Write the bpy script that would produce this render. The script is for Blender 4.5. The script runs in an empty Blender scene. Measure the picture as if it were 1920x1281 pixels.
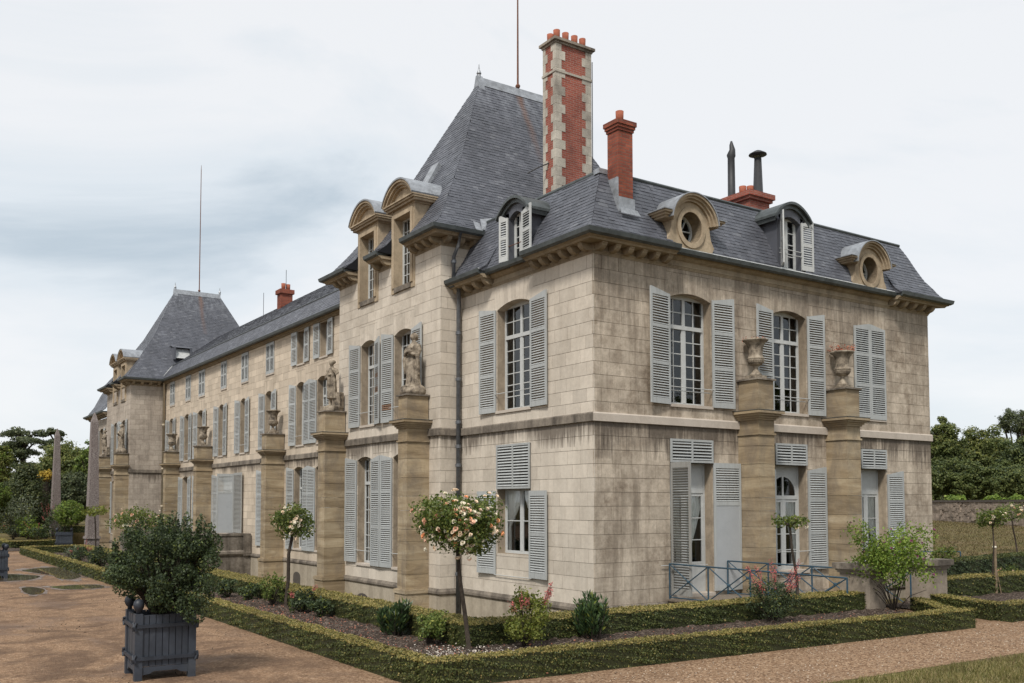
import bpy, bmesh, math, random
import numpy as np
from mathutils import Vector, Matrix
random.seed(7); rng = np.random.default_rng(7)
scene = bpy.context.scene
COL = scene.collection
# ------------------------------------------------------------------ camera
CAM = np.array([-13.634, -16.816, 2.15])
YAW, PIT, ROL, FPX, PY = math.radians(55.9105), math.radians(3.0100), math.radians(-0.0577), 1775.846, 850.284
Fw = np.array([math.cos(PIT)*math.cos(YAW), math.cos(PIT)*math.sin(YAW), math.sin(PIT)])
Rt = np.array([math.sin(YAW), -math.cos(YAW), 0.0]); Up = np.cross(Rt, Fw)
Rt, Up = Rt*math.cos(ROL)+Up*math.sin(ROL), -Rt*math.sin(ROL)+Up*math.cos(ROL)
cd = bpy.data.cameras.new('camera'); cam = bpy.data.objects.new('camera', cd); COL.objects.link(cam)
cd.sensor_fit = 'HORIZONTAL'; cd.sensor_width = 36.0; cd.lens = FPX*36/1920
cd.shift_y = (PY-640.5)/1920; cd.clip_start = 0.1; cd.clip_end = 3000
cam.matrix_world = Matrix(((Rt[0], Up[0], -Fw[0], CAM[0]), (Rt[1], Up[1], -Fw[1], CAM[1]), (Rt[2], Up[2], -Fw[2], CAM[2]), (0, 0, 0, 1)))
scene.camera = cam
scene.render.resolution_x, scene.render.resolution_y = 1024, 683
# ------------------------------------------------------------------ world: overcast sky
SUN_EL, SUN_AZ = math.radians(50), math.radians(217)      # azimuth: direction the light comes from, from +x towards +y
world = bpy.data.worlds.new('World'); scene.world = world; world.use_nodes = True
wn = world.node_tree.nodes; wl = world.node_tree.links; wn.clear()
def wnode(t, **k):
    n = wn.new(t)
    for a, b in k.items(): setattr(n, a, b)
    return n
w_out = wnode('ShaderNodeOutputWorld'); w_bg = wnode('ShaderNodeBackground'); w_tc = wnode('ShaderNodeTexCoord')
w_sky = wnode('ShaderNodeTexSky', sky_type='NISHITA'); w_sky.sun_disc = False
w_sky.sun_elevation = SUN_EL; w_sky.sun_rotation = math.pi/2-SUN_AZ
w_map = wnode('ShaderNodeMapping'); w_map.inputs['Scale'].default_value = (1.0, 1.0, 2.2); w_map.inputs['Location'].default_value = (3.1, 1.7, 0.54)
w_n1 = wnode('ShaderNodeTexNoise'); w_n1.inputs['Scale'].default_value = 1.7; w_n1.inputs['Detail'].default_value = 8; w_n1.inputs['Roughness'].default_value = 0.56; w_n1.inputs['Distortion'].default_value = 0.5
w_r = wnode('ShaderNodeValToRGB'); cr = w_r.color_ramp
cr.elements[0].position = 0.34; cr.elements[0].color = (0.235, 0.27, 0.30, 1)
cr.elements[1].position = 0.55; cr.elements[1].color = (0.388, 0.394, 0.402, 1)
e = cr.elements.new(0.44); e.color = (0.332, 0.356, 0.376, 1)
w_mul = wnode('ShaderNodeMix', data_type='RGBA', blend_type='MULTIPLY'); w_mul.inputs[0].default_value = 1; w_mul.inputs[7].default_value = (0.10, 0.10, 0.10, 1)
w_mix = wnode('ShaderNodeMix', data_type='RGBA'); w_mix.inputs[0].default_value = 0.95
wl.new(w_tc.outputs['Generated'], w_map.inputs[0]); wl.new(w_map.outputs[0], w_n1.inputs['Vector']); wl.new(w_n1.outputs['Fac'], w_r.inputs[0])
wl.new(w_sky.outputs[0], w_mul.inputs[6]); wl.new(w_mul.outputs[2], w_mix.inputs[6]); wl.new(w_r.outputs[0], w_mix.inputs[7])
wl.new(w_mix.outputs[2], w_bg.inputs[0]); wl.new(w_bg.outputs[0], w_out.inputs[0]); w_bg.inputs[1].default_value = 1.0
# ------------------------------------------------------------------ sun behind thin cloud
sd = bpy.data.lights.new('sun', 'SUN'); sun = bpy.data.objects.new('sun', sd); COL.objects.link(sun)
sd.energy = 1.5; sd.angle = math.radians(10); sd.color = (1.0, 0.95, 0.88)
sv = Vector((math.cos(SUN_EL)*math.cos(SUN_AZ), math.cos(SUN_EL)*math.sin(SUN_AZ), math.sin(SUN_EL)))
sun.rotation_euler = sv.to_track_quat('Z', 'Y').to_euler(); sun.location = (-30, -40, 60)
vs = scene.view_settings; vs.view_transform = 'Standard'; vs.look = 'None'; vs.gamma = 1; vs.exposure = 1.2; vs.use_curve_mapping = False
try: scene.cycles.max_bounces = 6; scene.cycles.transparent_max_bounces = 12
except Exception: pass

def px(u, v, ax, val):                      # photo pixel -> point on the plane ax = val
    d = Fw+Rt*(u-960)/FPX+Up*(PY-v)/FPX; i = 'xyz'.index(ax); t = (val-CAM[i])/d[i]
    return CAM+t*d
def gp(u, v, z=0.0):
    p = px(u, v, 'z', z); return float(p[0]), float(p[1])

# ------------------------------------------------------------------ materials
MATS = {}
class NT:
    def __init__(s, name):
        m = bpy.data.materials.new(name); m.use_nodes = True; s.m = m; s.n = m.node_tree.nodes; s.l = m.node_tree.links
        s.n.clear(); s.out = s.n.new('ShaderNodeOutputMaterial'); s.b = s.n.new('ShaderNodeBsdfPrincipled'); s.l.new(s.b.outputs[0], s.out.inputs[0])
        s.geo = s.n.new('ShaderNodeNewGeometry'); MATS[name] = m
    def node(s, t, **k):
        n = s.n.new(t)
        for a, b in k.items(): setattr(n, a, b)
        return n
    def put(s, sock, v):
        if hasattr(v, 'is_linked') or isinstance(v, bpy.types.NodeSocket): s.l.new(v, sock)
        else: sock.default_value = v
    def math(s, op, a, b=0.0, clamp=False):
        n = s.node('ShaderNodeMath', operation=op); n.use_clamp = clamp; s.put(n.inputs[0], a); s.put(n.inputs[1], b); return n.outputs[0]
    def mapp(s, vec, scale=(1, 1, 1), loc=(0, 0, 0)):
        n = s.node('ShaderNodeMapping'); s.put(n.inputs[0], vec); n.inputs['Scale'].default_value = scale; n.inputs['Location'].default_value = loc; return n.outputs[0]
    def noise(s, vec, scale, detail=4, rough=0.55, dist=0.0):
        n = s.node('ShaderNodeTexNoise'); s.put(n.inputs['Vector'], vec); n.inputs['Scale'].default_value = scale; n.inputs['Detail'].default_value = detail
        n.inputs['Roughness'].default_value = rough; n.inputs['Distortion'].default_value = dist; return n.outputs['Fac']
    def voro(s, vec, scale, feature='F1', out='Distance'):
        n = s.node('ShaderNodeTexVoronoi', feature=feature); s.put(n.inputs['Vector'], vec); n.inputs['Scale'].default_value = scale; return n.outputs[out]
    def ramp(s, fac, stops):
        n = s.node('ShaderNodeValToRGB'); s.put(n.inputs[0], fac); r = n.color_ramp
        while len(r.elements) < len(stops): r.elements.new(0.5)
        for e, (p, c) in zip(r.elements, stops): e.position = p; e.color = (c, c, c, 1) if isinstance(c, (int, float)) else (*c, 1)
        return n.outputs[0]
    def rng(s, fac, a, b, c=0.0, d=1.0):
        n = s.node('ShaderNodeMapRange'); s.put(n.inputs[0], fac)
        for i, v in enumerate((a, b, c, d)): n.inputs[1+i].default_value = v
        return n.outputs[0]
    def mix(s, f, a, b, blend='MIX'):
        n = s.node('ShaderNodeMix', data_type='RGBA', blend_type=blend); s.put(n.inputs[0], f)
        s.put(n.inputs[6], a if not isinstance(a, tuple) else (*a[:3], 1)); s.put(n.inputs[7], b if not isinstance(b, tuple) else (*b[:3], 1)); return n.outputs[2]
    def bump(s, h, strength=0.5, dist=0.01):
        n = s.node('ShaderNodeBump'); s.put(n.inputs['Height'], h); n.inputs['Strength'].default_value = strength; n.inputs['Distance'].default_value = dist
        s.l.new(n.outputs[0], s.b.inputs['Normal']); return n.outputs[0]
    def rand(s):                                  # one random number for each loose piece, also when it is an object of its own
        oi = s.node('ShaderNodeObjectInfo'); return s.math('FRACT', s.math('ADD', s.geo.outputs['Random Per Island'], oi.outputs['Random']))
    @property
    def pos(s): return s.geo.outputs['Position']
    def z(s):
        n = s.node('ShaderNodeSeparateXYZ'); s.l.new(s.pos, n.inputs[0]); return n.outputs[2]
    def fin(s, col, rough=0.8, spec=0.3):
        s.put(s.b.inputs['Base Color'], (*col, 1) if isinstance(col, tuple) else col); s.put(s.b.inputs['Roughness'], rough); s.b.inputs['Specular IOR Level'].default_value = spec
        return s.m

def m_ashlar(name, base, dark, stain, streaks=1.0, blockvar=0.16, zone=None):
    t = NT(name); p = t.pos
    r = t.rand(); v = t.rng(r, 0, 1, 1-blockvar, 1+blockvar*0.5)
    col = t.mix(1.0, base, v, 'MULTIPLY')
    big = t.noise(p, 0.55, 5, 0.6, 0.4); st = t.noise(t.mapp(p, (2.6, 2.6, 0.28)), 1.0, 5, 0.65)
    mid = t.noise(p, 2.6, 6, 0.72)
    f = t.math('MULTIPLY', t.ramp(big, ((0.38, 0.0), (0.62, 1.0))), t.ramp(mid, ((0.34, 0.0), (0.60, 1.0))))
    col = t.mix(t.math('MULTIPLY', f, stain), col, dark)
    f2 = t.math('MULTIPLY', t.ramp(st, ((0.46, 0.0), (0.66, 1.0))), min(0.75, 0.5*stain*streaks))
    col = t.mix(f2, col, tuple(c*0.75 for c in dark))
    if zone:                                       # runs of black dirt washed down from the ledges at the given heights
        z = t.z(); runs = t.noise(t.mapp(p, (9, 9, 0.8)), 1.0, 4, 0.6); patch = t.noise(t.mapp(p, (1, 1, 0.2)), 0.9, 2, 0.5)
        for zt, ln, amt in zone:
            a = t.math('SUBTRACT', 1.0, t.math('DIVIDE', t.math('SUBTRACT', zt, z), ln)); inside = t.math('MULTIPLY', t.math('GREATER_THAN', zt, z), t.math('GREATER_THAN', a, 0.0))
            g = t.math('ADD', t.math('ADD', runs, t.math('MULTIPLY', patch, 0.8)), t.math('MULTIPLY', a, 0.42))
            g = t.math('MULTIPLY', t.rng(g, 0.98, 1.28), inside)
            col = t.mix(t.math('MULTIPLY', g, amt), col, (0.12, 0.098, 0.078))
    mot = t.noise(p, 8.5, 6, 0.78); col = t.mix(min(1.0, stain), col, t.mix(1.0, col, t.rng(mot, 0.32, 0.68, 0.74, 1.2), 'MULTIPLY'))
    fine = t.noise(p, 38, 3, 0.7); col = t.mix(0.12, col, t.mix(1.0, col, t.rng(fine, 0.3, 0.7, 0.5, 1.4), 'MULTIPLY'))
    pale = t.ramp(t.noise(p, 5.5, 5, 0.7), ((0.62, 0.0), (0.74, 1.0))); col = t.mix(t.math('MULTIPLY', pale, 0.28), col, (0.52, 0.46, 0.39))
    t.bump(t.noise(p, 60, 4, 0.7), 0.25, 0.004)
    return t.fin(col, 0.9, 0.2)
STONE = (0.52, 0.445, 0.36); DIRT = (0.25, 0.2, 0.155)
m_ashlar('ashlar_side', (0.56, 0.48, 0.385), (0.205, 0.158, 0.115), 0.9, 1.4, 0.15, ((4.02, 0.85, 0.95), (7.95, 1.9, 0.42)))
m_ashlar('ashlar_front', (0.605, 0.54, 0.455), (0.29, 0.24, 0.185), 0.36, 0.9, 0.14, ((4.02, 0.55, 0.85), (-0.2, 0.3, 0.6)))
m_ashlar('ashlar_main', (0.59, 0.50, 0.395), (0.29, 0.235, 0.175), 0.36, 1.0, 0.17, ((4.02, 0.5, 0.9),))
m_ashlar('ashlar_far', (0.45, 0.39, 0.325), (0.24, 0.2, 0.165), 0.62, 1.2, 0.12, ((4.02, 0.6, 0.9),))
m_ashlar('dirty_ledge', (0.28, 0.24, 0.195), (0.085, 0.072, 0.06), 1.0, 1.8, 0.2)
m_ashlar('pale_band', (0.51, 0.45, 0.385), (0.3, 0.25, 0.2), 0.35, 0.7, 0.08)
m_ashlar('reveal_stone_shaded', (0.36, 0.295, 0.22), (0.16, 0.125, 0.09), 0.7, 1.2, 0.1)  # weathered stone, darkened further so the colour deepens the recess shade
m_ashlar('cornice_stone', (0.345, 0.28, 0.195), (0.15, 0.118, 0.085), 0.7, 1.0, 0.1)  # brown stone, tone lowered to paint in deeper shade beneath the eaves
m_ashlar('dormer_stone', (0.46, 0.37, 0.26), (0.2, 0.15, 0.10), 0.65, 1.2, 0.08)
m_ashlar('plinth_render', (0.42, 0.365, 0.285), (0.25, 0.21, 0.16), 0.6, 1.6, 0.04)
m_ashlar('bridge_stone', (0.27, 0.235, 0.195), (0.09, 0.075, 0.06), 1.0, 1.6, 0.2)
m_ashlar('pillar_stone', (0.35, 0.295, 0.235), (0.19, 0.155, 0.12), 0.8, 1.2, 0.1)
m_ashlar('quoin_stone', (0.50, 0.46, 0.39), (0.2, 0.175, 0.15), 0.75, 1.0, 0.2)
def m_pier():
    t = NT('pier_stone'); p = t.pos; band = t.noise(t.mapp(p, (0.5, 0.5, 3.4)), 1.0, 5, 0.65, 0.6)
    col = t.ramp(band, ((0.30, (0.205, 0.152, 0.093)), (0.48, (0.33, 0.255, 0.162)), (0.64, (0.435, 0.355, 0.243)), (0.78, (0.535, 0.465, 0.355))))
    v = t.rng(t.rand(), 0, 1, 0.84, 1.08); col = t.mix(1.0, col, v, 'MULTIPLY')
    f = t.ramp(t.noise(t.mapp(p, (1.4, 1.4, 0.8)), 1.2, 6, 0.72, 0.6), ((0.44, 0.0), (0.66, 1.0))); col = t.mix(t.math('MULTIPLY', f, 0.65), col, (0.17, 0.14, 0.11))
    t.bump(t.math('ADD', t.noise(p, 22, 4, 0.7), t.noise(t.mapp(p, (3, 3, 26)), 1.0, 4)), 0.55, 0.01); t.fin(col, 0.92, 0.15)
m_pier()
def m_statue():
    t = NT('statue_stone'); p = t.pos; n = t.noise(p, 5, 6, 0.7, 0.4)
    col = t.ramp(n, ((0.34, (0.07, 0.06, 0.05)), (0.5, (0.235, 0.195, 0.15)), (0.66, (0.40, 0.345, 0.27))))
    t.bump(t.noise(p, 45, 4, 0.7), 0.5, 0.006); t.fin(col, 0.95, 0.1)
    t = NT('obelisk_granite'); p = t.pos; n = t.noise(p, 26, 3, 0.8); col = t.ramp(n, ((0.36, (0.09, 0.072, 0.068)), (0.5, (0.185, 0.155, 0.145)), (0.64, (0.34, 0.305, 0.285))))
    f = t.noise(p, 0.9, 4, 0.6); col = t.mix(t.math('MULTIPLY', t.ramp(f, ((0.5, 0.0), (0.7, 1.0))), 0.5), col, (0.15, 0.12, 0.11)); t.fin(col, 0.85, 0.3)
m_statue()
def m_slate():
    t = NT('slate'); p = t.pos; r = t.rand()
    col = t.ramp(r, ((0.0, (0.070, 0.074, 0.088)), (0.5, (0.083, 0.087, 0.102)), (0.9, (0.094, 0.098, 0.115)), (1.0, (0.125, 0.13, 0.145))))
    f = t.noise(p, 0.8, 5, 0.65, 0.5); col = t.mix(1.0, col, t.rng(f, 0.25, 0.75, 0.7, 1.3), 'MULTIPLY')
    z = t.z(); wash = t.math('MULTIPLY', t.rng(z, 14.2, 16.6, 0, 1), t.ramp(t.noise(t.mapp(p, (5, 5, 0.5)), 1.0, 4), ((0.42, 0.0), (0.7, 1.0))))
    col = t.mix(t.math('MULTIPLY', t.math('MINIMUM', t.math('MAXIMUM', wash, 0.0), 1.0), 0.5), col, (0.33, 0.35, 0.38))
    sx = t.node('ShaderNodeSeparateXYZ'); t.l.new(p, sx.inputs[0]); off = t.math('ABSOLUTE', t.math('SUBTRACT', t.math('ADD', sx.outputs[0], t.math('MULTIPLY', t.noise(t.mapp(p, (1, 1, 0.8)), 1.5, 4), 0.3)), 4.42))
    rust = t.math('MULTIPLY', t.rng(off, 0.02, 0.2, 1.0, 0.0), t.math('MULTIPLY', t.rng(z, 13.2, 16.2, 0.15, 1.0), t.math('GREATER_THAN', z, 13.25)))
    col = t.mix(t.math('MULTIPLY', rust, 0.8), col, (0.15, 0.075, 0.045))
    t.bump(t.noise(p, 30, 3, 0.6), 0.2, 0.004); t.fin(col, t.rng(t.noise(p, 3, 2), 0.3, 0.7, 0.4, 0.62), 0.5)
    t = NT('slate_underlay'); t.fin((0.018, 0.019, 0.022), 0.9, 0.1)
m_slate()
def m_simple(name, col, rough=0.6, spec=0.4, var=0.15, scale=6, metal=0.0, bump=0.0, dark=None, amt=0.4):
    t = NT(name); p = t.pos; v = t.rng(t.noise(p, scale, 5, 0.65), 0.3, 0.7, 1-var, 1+var); c = t.mix(1.0, col, v, 'MULTIPLY')
    if dark: c = t.mix(t.math('MULTIPLY', t.ramp(t.noise(p, scale*0.45, 5, 0.7, 0.6), ((0.5, 0.0), (0.7, 1.0))), amt), c, dark)
    if bump: t.bump(t.noise(p, scale*6, 4, 0.7), 0.5, bump)
    t.b.inputs['Metallic'].default_value = metal; return t.fin(c, rough, spec)
m_simple('mortar', (0.19, 0.155, 0.12), 0.95, 0.1)
m_simple('gutter_zinc', (0.075, 0.085, 0.085), 0.5, 0.5, 0.3, 5, 0.2, 0, (0.03, 0.035, 0.033), 0.7)
m_simple('lead_sheet', (0.29, 0.305, 0.325), 0.4, 0.5, 0.3, 6, 0.3, 0, (0.16, 0.165, 0.17), 0.7)
m_simple('white_zinc', (0.46, 0.47, 0.46), 0.45, 0.5, 0.2, 8)
m_simple('pipe_zinc', (0.11, 0.118, 0.13), 0.45, 0.5, 0.3, 9, 0.3, 0, (0.2, 0.19, 0.18), 0.5)
m_simple('pipe_cream', (0.52, 0.45, 0.34), 0.6, 0.3)
m_simple('dark_iron', (0.03, 0.03, 0.032), 0.55, 0.4)
m_simple('rust_iron', (0.16, 0.075, 0.05), 0.8, 0.2, 0.4, 20)
m_simple('shutter_rust', (0.23, 0.14, 0.095), 0.8, 0.2, 0.25, 12)
m_simple('window_paint', (0.47, 0.48, 0.47), 0.5, 0.35, 0.08, 9)
m_simple('door_panel', (0.36, 0.375, 0.385), 0.45, 0.4, 0.05, 3, 0, 0, (0.27, 0.285, 0.30), 0.5)
m_simple('curtain_cloth', (0.85, 0.84, 0.81), 0.9, 0.1, 0.08, 4)
m_simple('rail_blue', (0.028, 0.062, 0.09), 0.5, 0.4, 0.2, 10)
m_simple('tub_paint', (0.036, 0.043, 0.056), 0.5, 0.4, 0.25, 5, 0, 0.002, (0.075, 0.08, 0.085), 0.5)
m_simple('tub_iron', (0.025, 0.03, 0.04), 0.5, 0.4, 0.3, 9)
m_simple('interior_dark', (0.09, 0.08, 0.07), 0.9, 0.1)
m_simple('deck_wood', (0.17, 0.14, 0.11), 0.8, 0.2, 0.3, 12)
m_simple('terracotta', (0.30, 0.10, 0.06), 0.85, 0.2, 0.2, 7)
m_simple('bark', (0.05, 0.04, 0.032), 0.95, 0.1, 0.4, 18, 0, 0.01)
m_simple('stake_wood', (0.2, 0.15, 0.1), 0.9, 0.1, 0.3, 20)
m_simple('stone_rubble', (0.29, 0.235, 0.19), 0.95, 0.1, 0.4, 4, 0, 0.02, (0.12, 0.1, 0.085), 0.7)
m_simple('wall_coping', (0.10, 0.085, 0.075), 0.9, 0.1, 0.3, 4)
m_simple('petal_peach', (0.80, 0.52, 0.38), 0.7, 0.2, 0.2, 30)
m_simple('petal_cream', (0.83, 0.68, 0.52), 0.7, 0.2, 0.15, 30)
m_simple('petal_orange', (0.80, 0.40, 0.20), 0.7, 0.2, 0.15, 30)
m_simple('petal_white', (0.80, 0.74, 0.60), 0.7, 0.2, 0.12, 30)
m_simple('petal_purple', (0.30, 0.07, 0.19), 0.7, 0.2, 0.2, 30)
m_simple('spike_red', (0.42, 0.12, 0.11), 0.8, 0.2, 0.25, 30)
m_simple('dry_red', (0.36, 0.14, 0.09), 0.9, 0.1, 0.3, 30)
m_simple('pebble_stone', (0.36, 0.29, 0.22), 0.8, 0.2, 0.3, 40)
m_simple('fallen_petal', (0.60, 0.54, 0.47), 0.8, 0.2, 0.2, 30)
def m_paint(name, col, dirt, amt):
    t = NT(name); p = t.pos; oi = t.node('ShaderNodeObjectInfo'); v = t.rng(oi.outputs['Random'], 0, 1, 0.9, 1.06); c = t.mix(1.0, col, v, 'MULTIPLY')
    run = t.noise(t.mapp(p, (14, 14, 0.9)), 1.0, 5, 0.65); c = t.mix(t.math('MULTIPLY', t.ramp(run, ((0.46, 0.0), (0.72, 1.0))), amt), c, dirt)
    c = t.mix(t.math('MULTIPLY', t.ramp(t.noise(p, 1.7, 5, 0.7), ((0.45, 0.0), (0.7, 1.0))), 0.35), c, tuple(k_*0.72 for k_ in col))
    chip = t.ramp(t.noise(p, 55, 4, 0.75), ((0.70, 0.0), (0.73, 1.0))); c = t.mix(t.math('MULTIPLY', chip, 0.8), c, (0.19, 0.13, 0.09)); t.fin(c, 0.6, 0.3)
m_paint('shutter_paint', (0.40, 0.415, 0.41), (0.25, 0.25, 0.235), 0.5); m_paint('shutter_grey', (0.31, 0.31, 0.295), (0.19, 0.18, 0.16), 0.6)
def m_brick(name, c1, c2, mort, sc):
    t = NT(name); p = t.pos; sx = t.node('ShaderNodeSeparateXYZ'); t.l.new(p, sx.inputs[0])
    cb = t.node('ShaderNodeCombineXYZ'); t.l.new(t.math('ADD', sx.outputs[0], sx.outputs[1]), cb.inputs[0]); t.l.new(sx.outputs[2], cb.inputs[1])
    b = t.node('ShaderNodeTexBrick'); t.l.new(cb.outputs[0], b.inputs['Vector']); b.inputs['Scale'].default_value = 1.0; b.inputs['Brick Width'].default_value = 0.22*sc; b.inputs['Row Height'].default_value = 0.066*sc
    b.inputs['Mortar Size'].default_value = 0.006*sc; b.inputs['Color1'].default_value = (*c1, 1); b.inputs['Color2'].default_value = (*c2, 1); b.inputs['Mortar'].default_value = (*mort, 1)
    col = t.mix(1.0, b.outputs['Color'], t.rng(t.noise(p, 1.2, 5, 0.7), 0.3, 0.7, 0.65, 1.3), 'MULTIPLY')
    col = t.mix(t.math('MULTIPLY', t.ramp(t.noise(p, 2.5, 5, 0.7), ((0.56, 0.0), (0.74, 1.0))), 0.55), col, (0.08, 0.05, 0.045))
    t.bump(t.math('SUBTRACT', 1.0, b.outputs['Fac']), 0.6, 0.006); t.fin(col, 0.9, 0.2)
m_brick('brick_red', (0.29, 0.085, 0.058), (0.225, 0.062, 0.045), (0.27, 0.2, 0.165), 1.0)
m_brick('brick_orange', (0.27, 0.08, 0.048), (0.17, 0.05, 0.035), (0.14, 0.09, 0.07), 1.1)
def m_glass():
    t = NT('window_glass'); tr = t.node('ShaderNodeBsdfTransparent'); tr.inputs[0].default_value = (0.93, 0.95, 0.94, 1); g = t.node('ShaderNodeBsdfGlossy'); g.inputs['Roughness'].default_value = 0.02; g.inputs[0].default_value = (0.9, 0.93, 0.95, 1)
    t.l.new(t.bumpn(), g.inputs['Normal']) if hasattr(t, 'bumpn') else None
    fr = t.node('ShaderNodeFresnel'); fr.inputs[0].default_value = 1.52; mx = t.node('ShaderNodeMixShader'); t.l.new(t.math('MULTIPLY', fr.outputs[0], 1.3, True), mx.inputs[0]); t.l.new(tr.outputs[0], mx.inputs[1]); t.l.new(g.outputs[0], mx.inputs[2]); t.l.new(mx.outputs[0], t.out.inputs[0])
m_glass()
def m_leaf(name, stops, trans=0.33, rough=0.55, spec=0.35):
    t = NT(name); r = t.rand(); col = t.ramp(r, stops)
    col = t.mix(1.0, col, t.rng(t.noise(t.pos, 1.3, 3, 0.6), 0.3, 0.7, 0.75, 1.25), 'MULTIPLY'); t.fin(col, rough, spec)
    tl = t.node('ShaderNodeBsdfTranslucent'); t.l.new(col, tl.inputs[0]); mx = t.node('ShaderNodeMixShader'); mx.inputs[0].default_value = trans; t.l.new(t.b.outputs[0], mx.inputs[1]); t.l.new(tl.outputs[0], mx.inputs[2]); t.l.new(mx.outputs[0], t.out.inputs[0])
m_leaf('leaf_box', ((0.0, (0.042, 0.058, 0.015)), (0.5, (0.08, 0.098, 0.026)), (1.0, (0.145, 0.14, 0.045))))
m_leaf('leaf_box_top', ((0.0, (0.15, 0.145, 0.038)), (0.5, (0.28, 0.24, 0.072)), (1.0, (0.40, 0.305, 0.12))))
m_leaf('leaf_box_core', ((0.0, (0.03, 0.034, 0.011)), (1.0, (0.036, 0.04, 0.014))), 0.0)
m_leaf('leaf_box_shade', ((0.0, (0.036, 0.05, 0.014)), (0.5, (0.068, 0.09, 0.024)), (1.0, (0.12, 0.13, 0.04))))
m_leaf('leaf_rose', ((0.0, (0.055, 0.088, 0.02)), (0.5, (0.11, 0.155, 0.034)), (1.0, (0.20, 0.225, 0.06))), 0.4)
m_leaf('leaf_lime', ((0.0, (0.10, 0.13, 0.02)), (0.5, (0.17, 0.20, 0.035)), (1.0, (0.27, 0.27, 0.06))))
m_leaf('leaf_dark', ((0.0, (0.026, 0.042, 0.018)), (0.55, (0.052, 0.076, 0.032)), (1.0, (0.105, 0.135, 0.06))))
m_leaf('leaf_laurel', ((0.0, (0.022, 0.045, 0.018)), (0.6, (0.045, 0.08, 0.03)), (1.0, (0.09, 0.14, 0.05))), 0.2, 0.4, 0.5)
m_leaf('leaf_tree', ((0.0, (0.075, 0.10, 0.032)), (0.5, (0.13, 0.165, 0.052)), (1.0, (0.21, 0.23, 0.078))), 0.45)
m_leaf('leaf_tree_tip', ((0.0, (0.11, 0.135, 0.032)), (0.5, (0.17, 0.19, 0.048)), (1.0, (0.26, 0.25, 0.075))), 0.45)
m_leaf('leaf_cedar', ((0.0, (0.044, 0.06, 0.028)), (0.6, (0.085, 0.105, 0.046)), (1.0, (0.14, 0.155, 0.068))))
m_leaf('leaf_yew', ((0.0, (0.036, 0.054, 0.02)), (0.6, (0.07, 0.09, 0.034)), (1.0, (0.115, 0.13, 0.05))))
m_leaf('leaf_olive', ((0.0, (0.075, 0.095, 0.055)), (0.6, (0.14, 0.16, 0.10)), (1.0, (0.24, 0.26, 0.18))))
m_leaf('leaf_yellow', ((0.0, (0.35, 0.25, 0.04)), (1.0, (0.62, 0.45, 0.08))))
m_leaf('leaf_bright', ((0.0, (0.09, 0.15, 0.02)), (0.6, (0.16, 0.24, 0.035)), (1.0, (0.26, 0.33, 0.06))))
m_leaf('grass_blade', ((0.0, (0.11, 0.115, 0.03)), (0.5, (0.20, 0.18, 0.06)), (1.0, (0.34, 0.27, 0.13))))
m_leaf('grass_dry', ((0.0, (0.085, 0.075, 0.03)), (0.5, (0.14, 0.11, 0.05)), (1.0, (0.22, 0.17, 0.085))))
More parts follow.
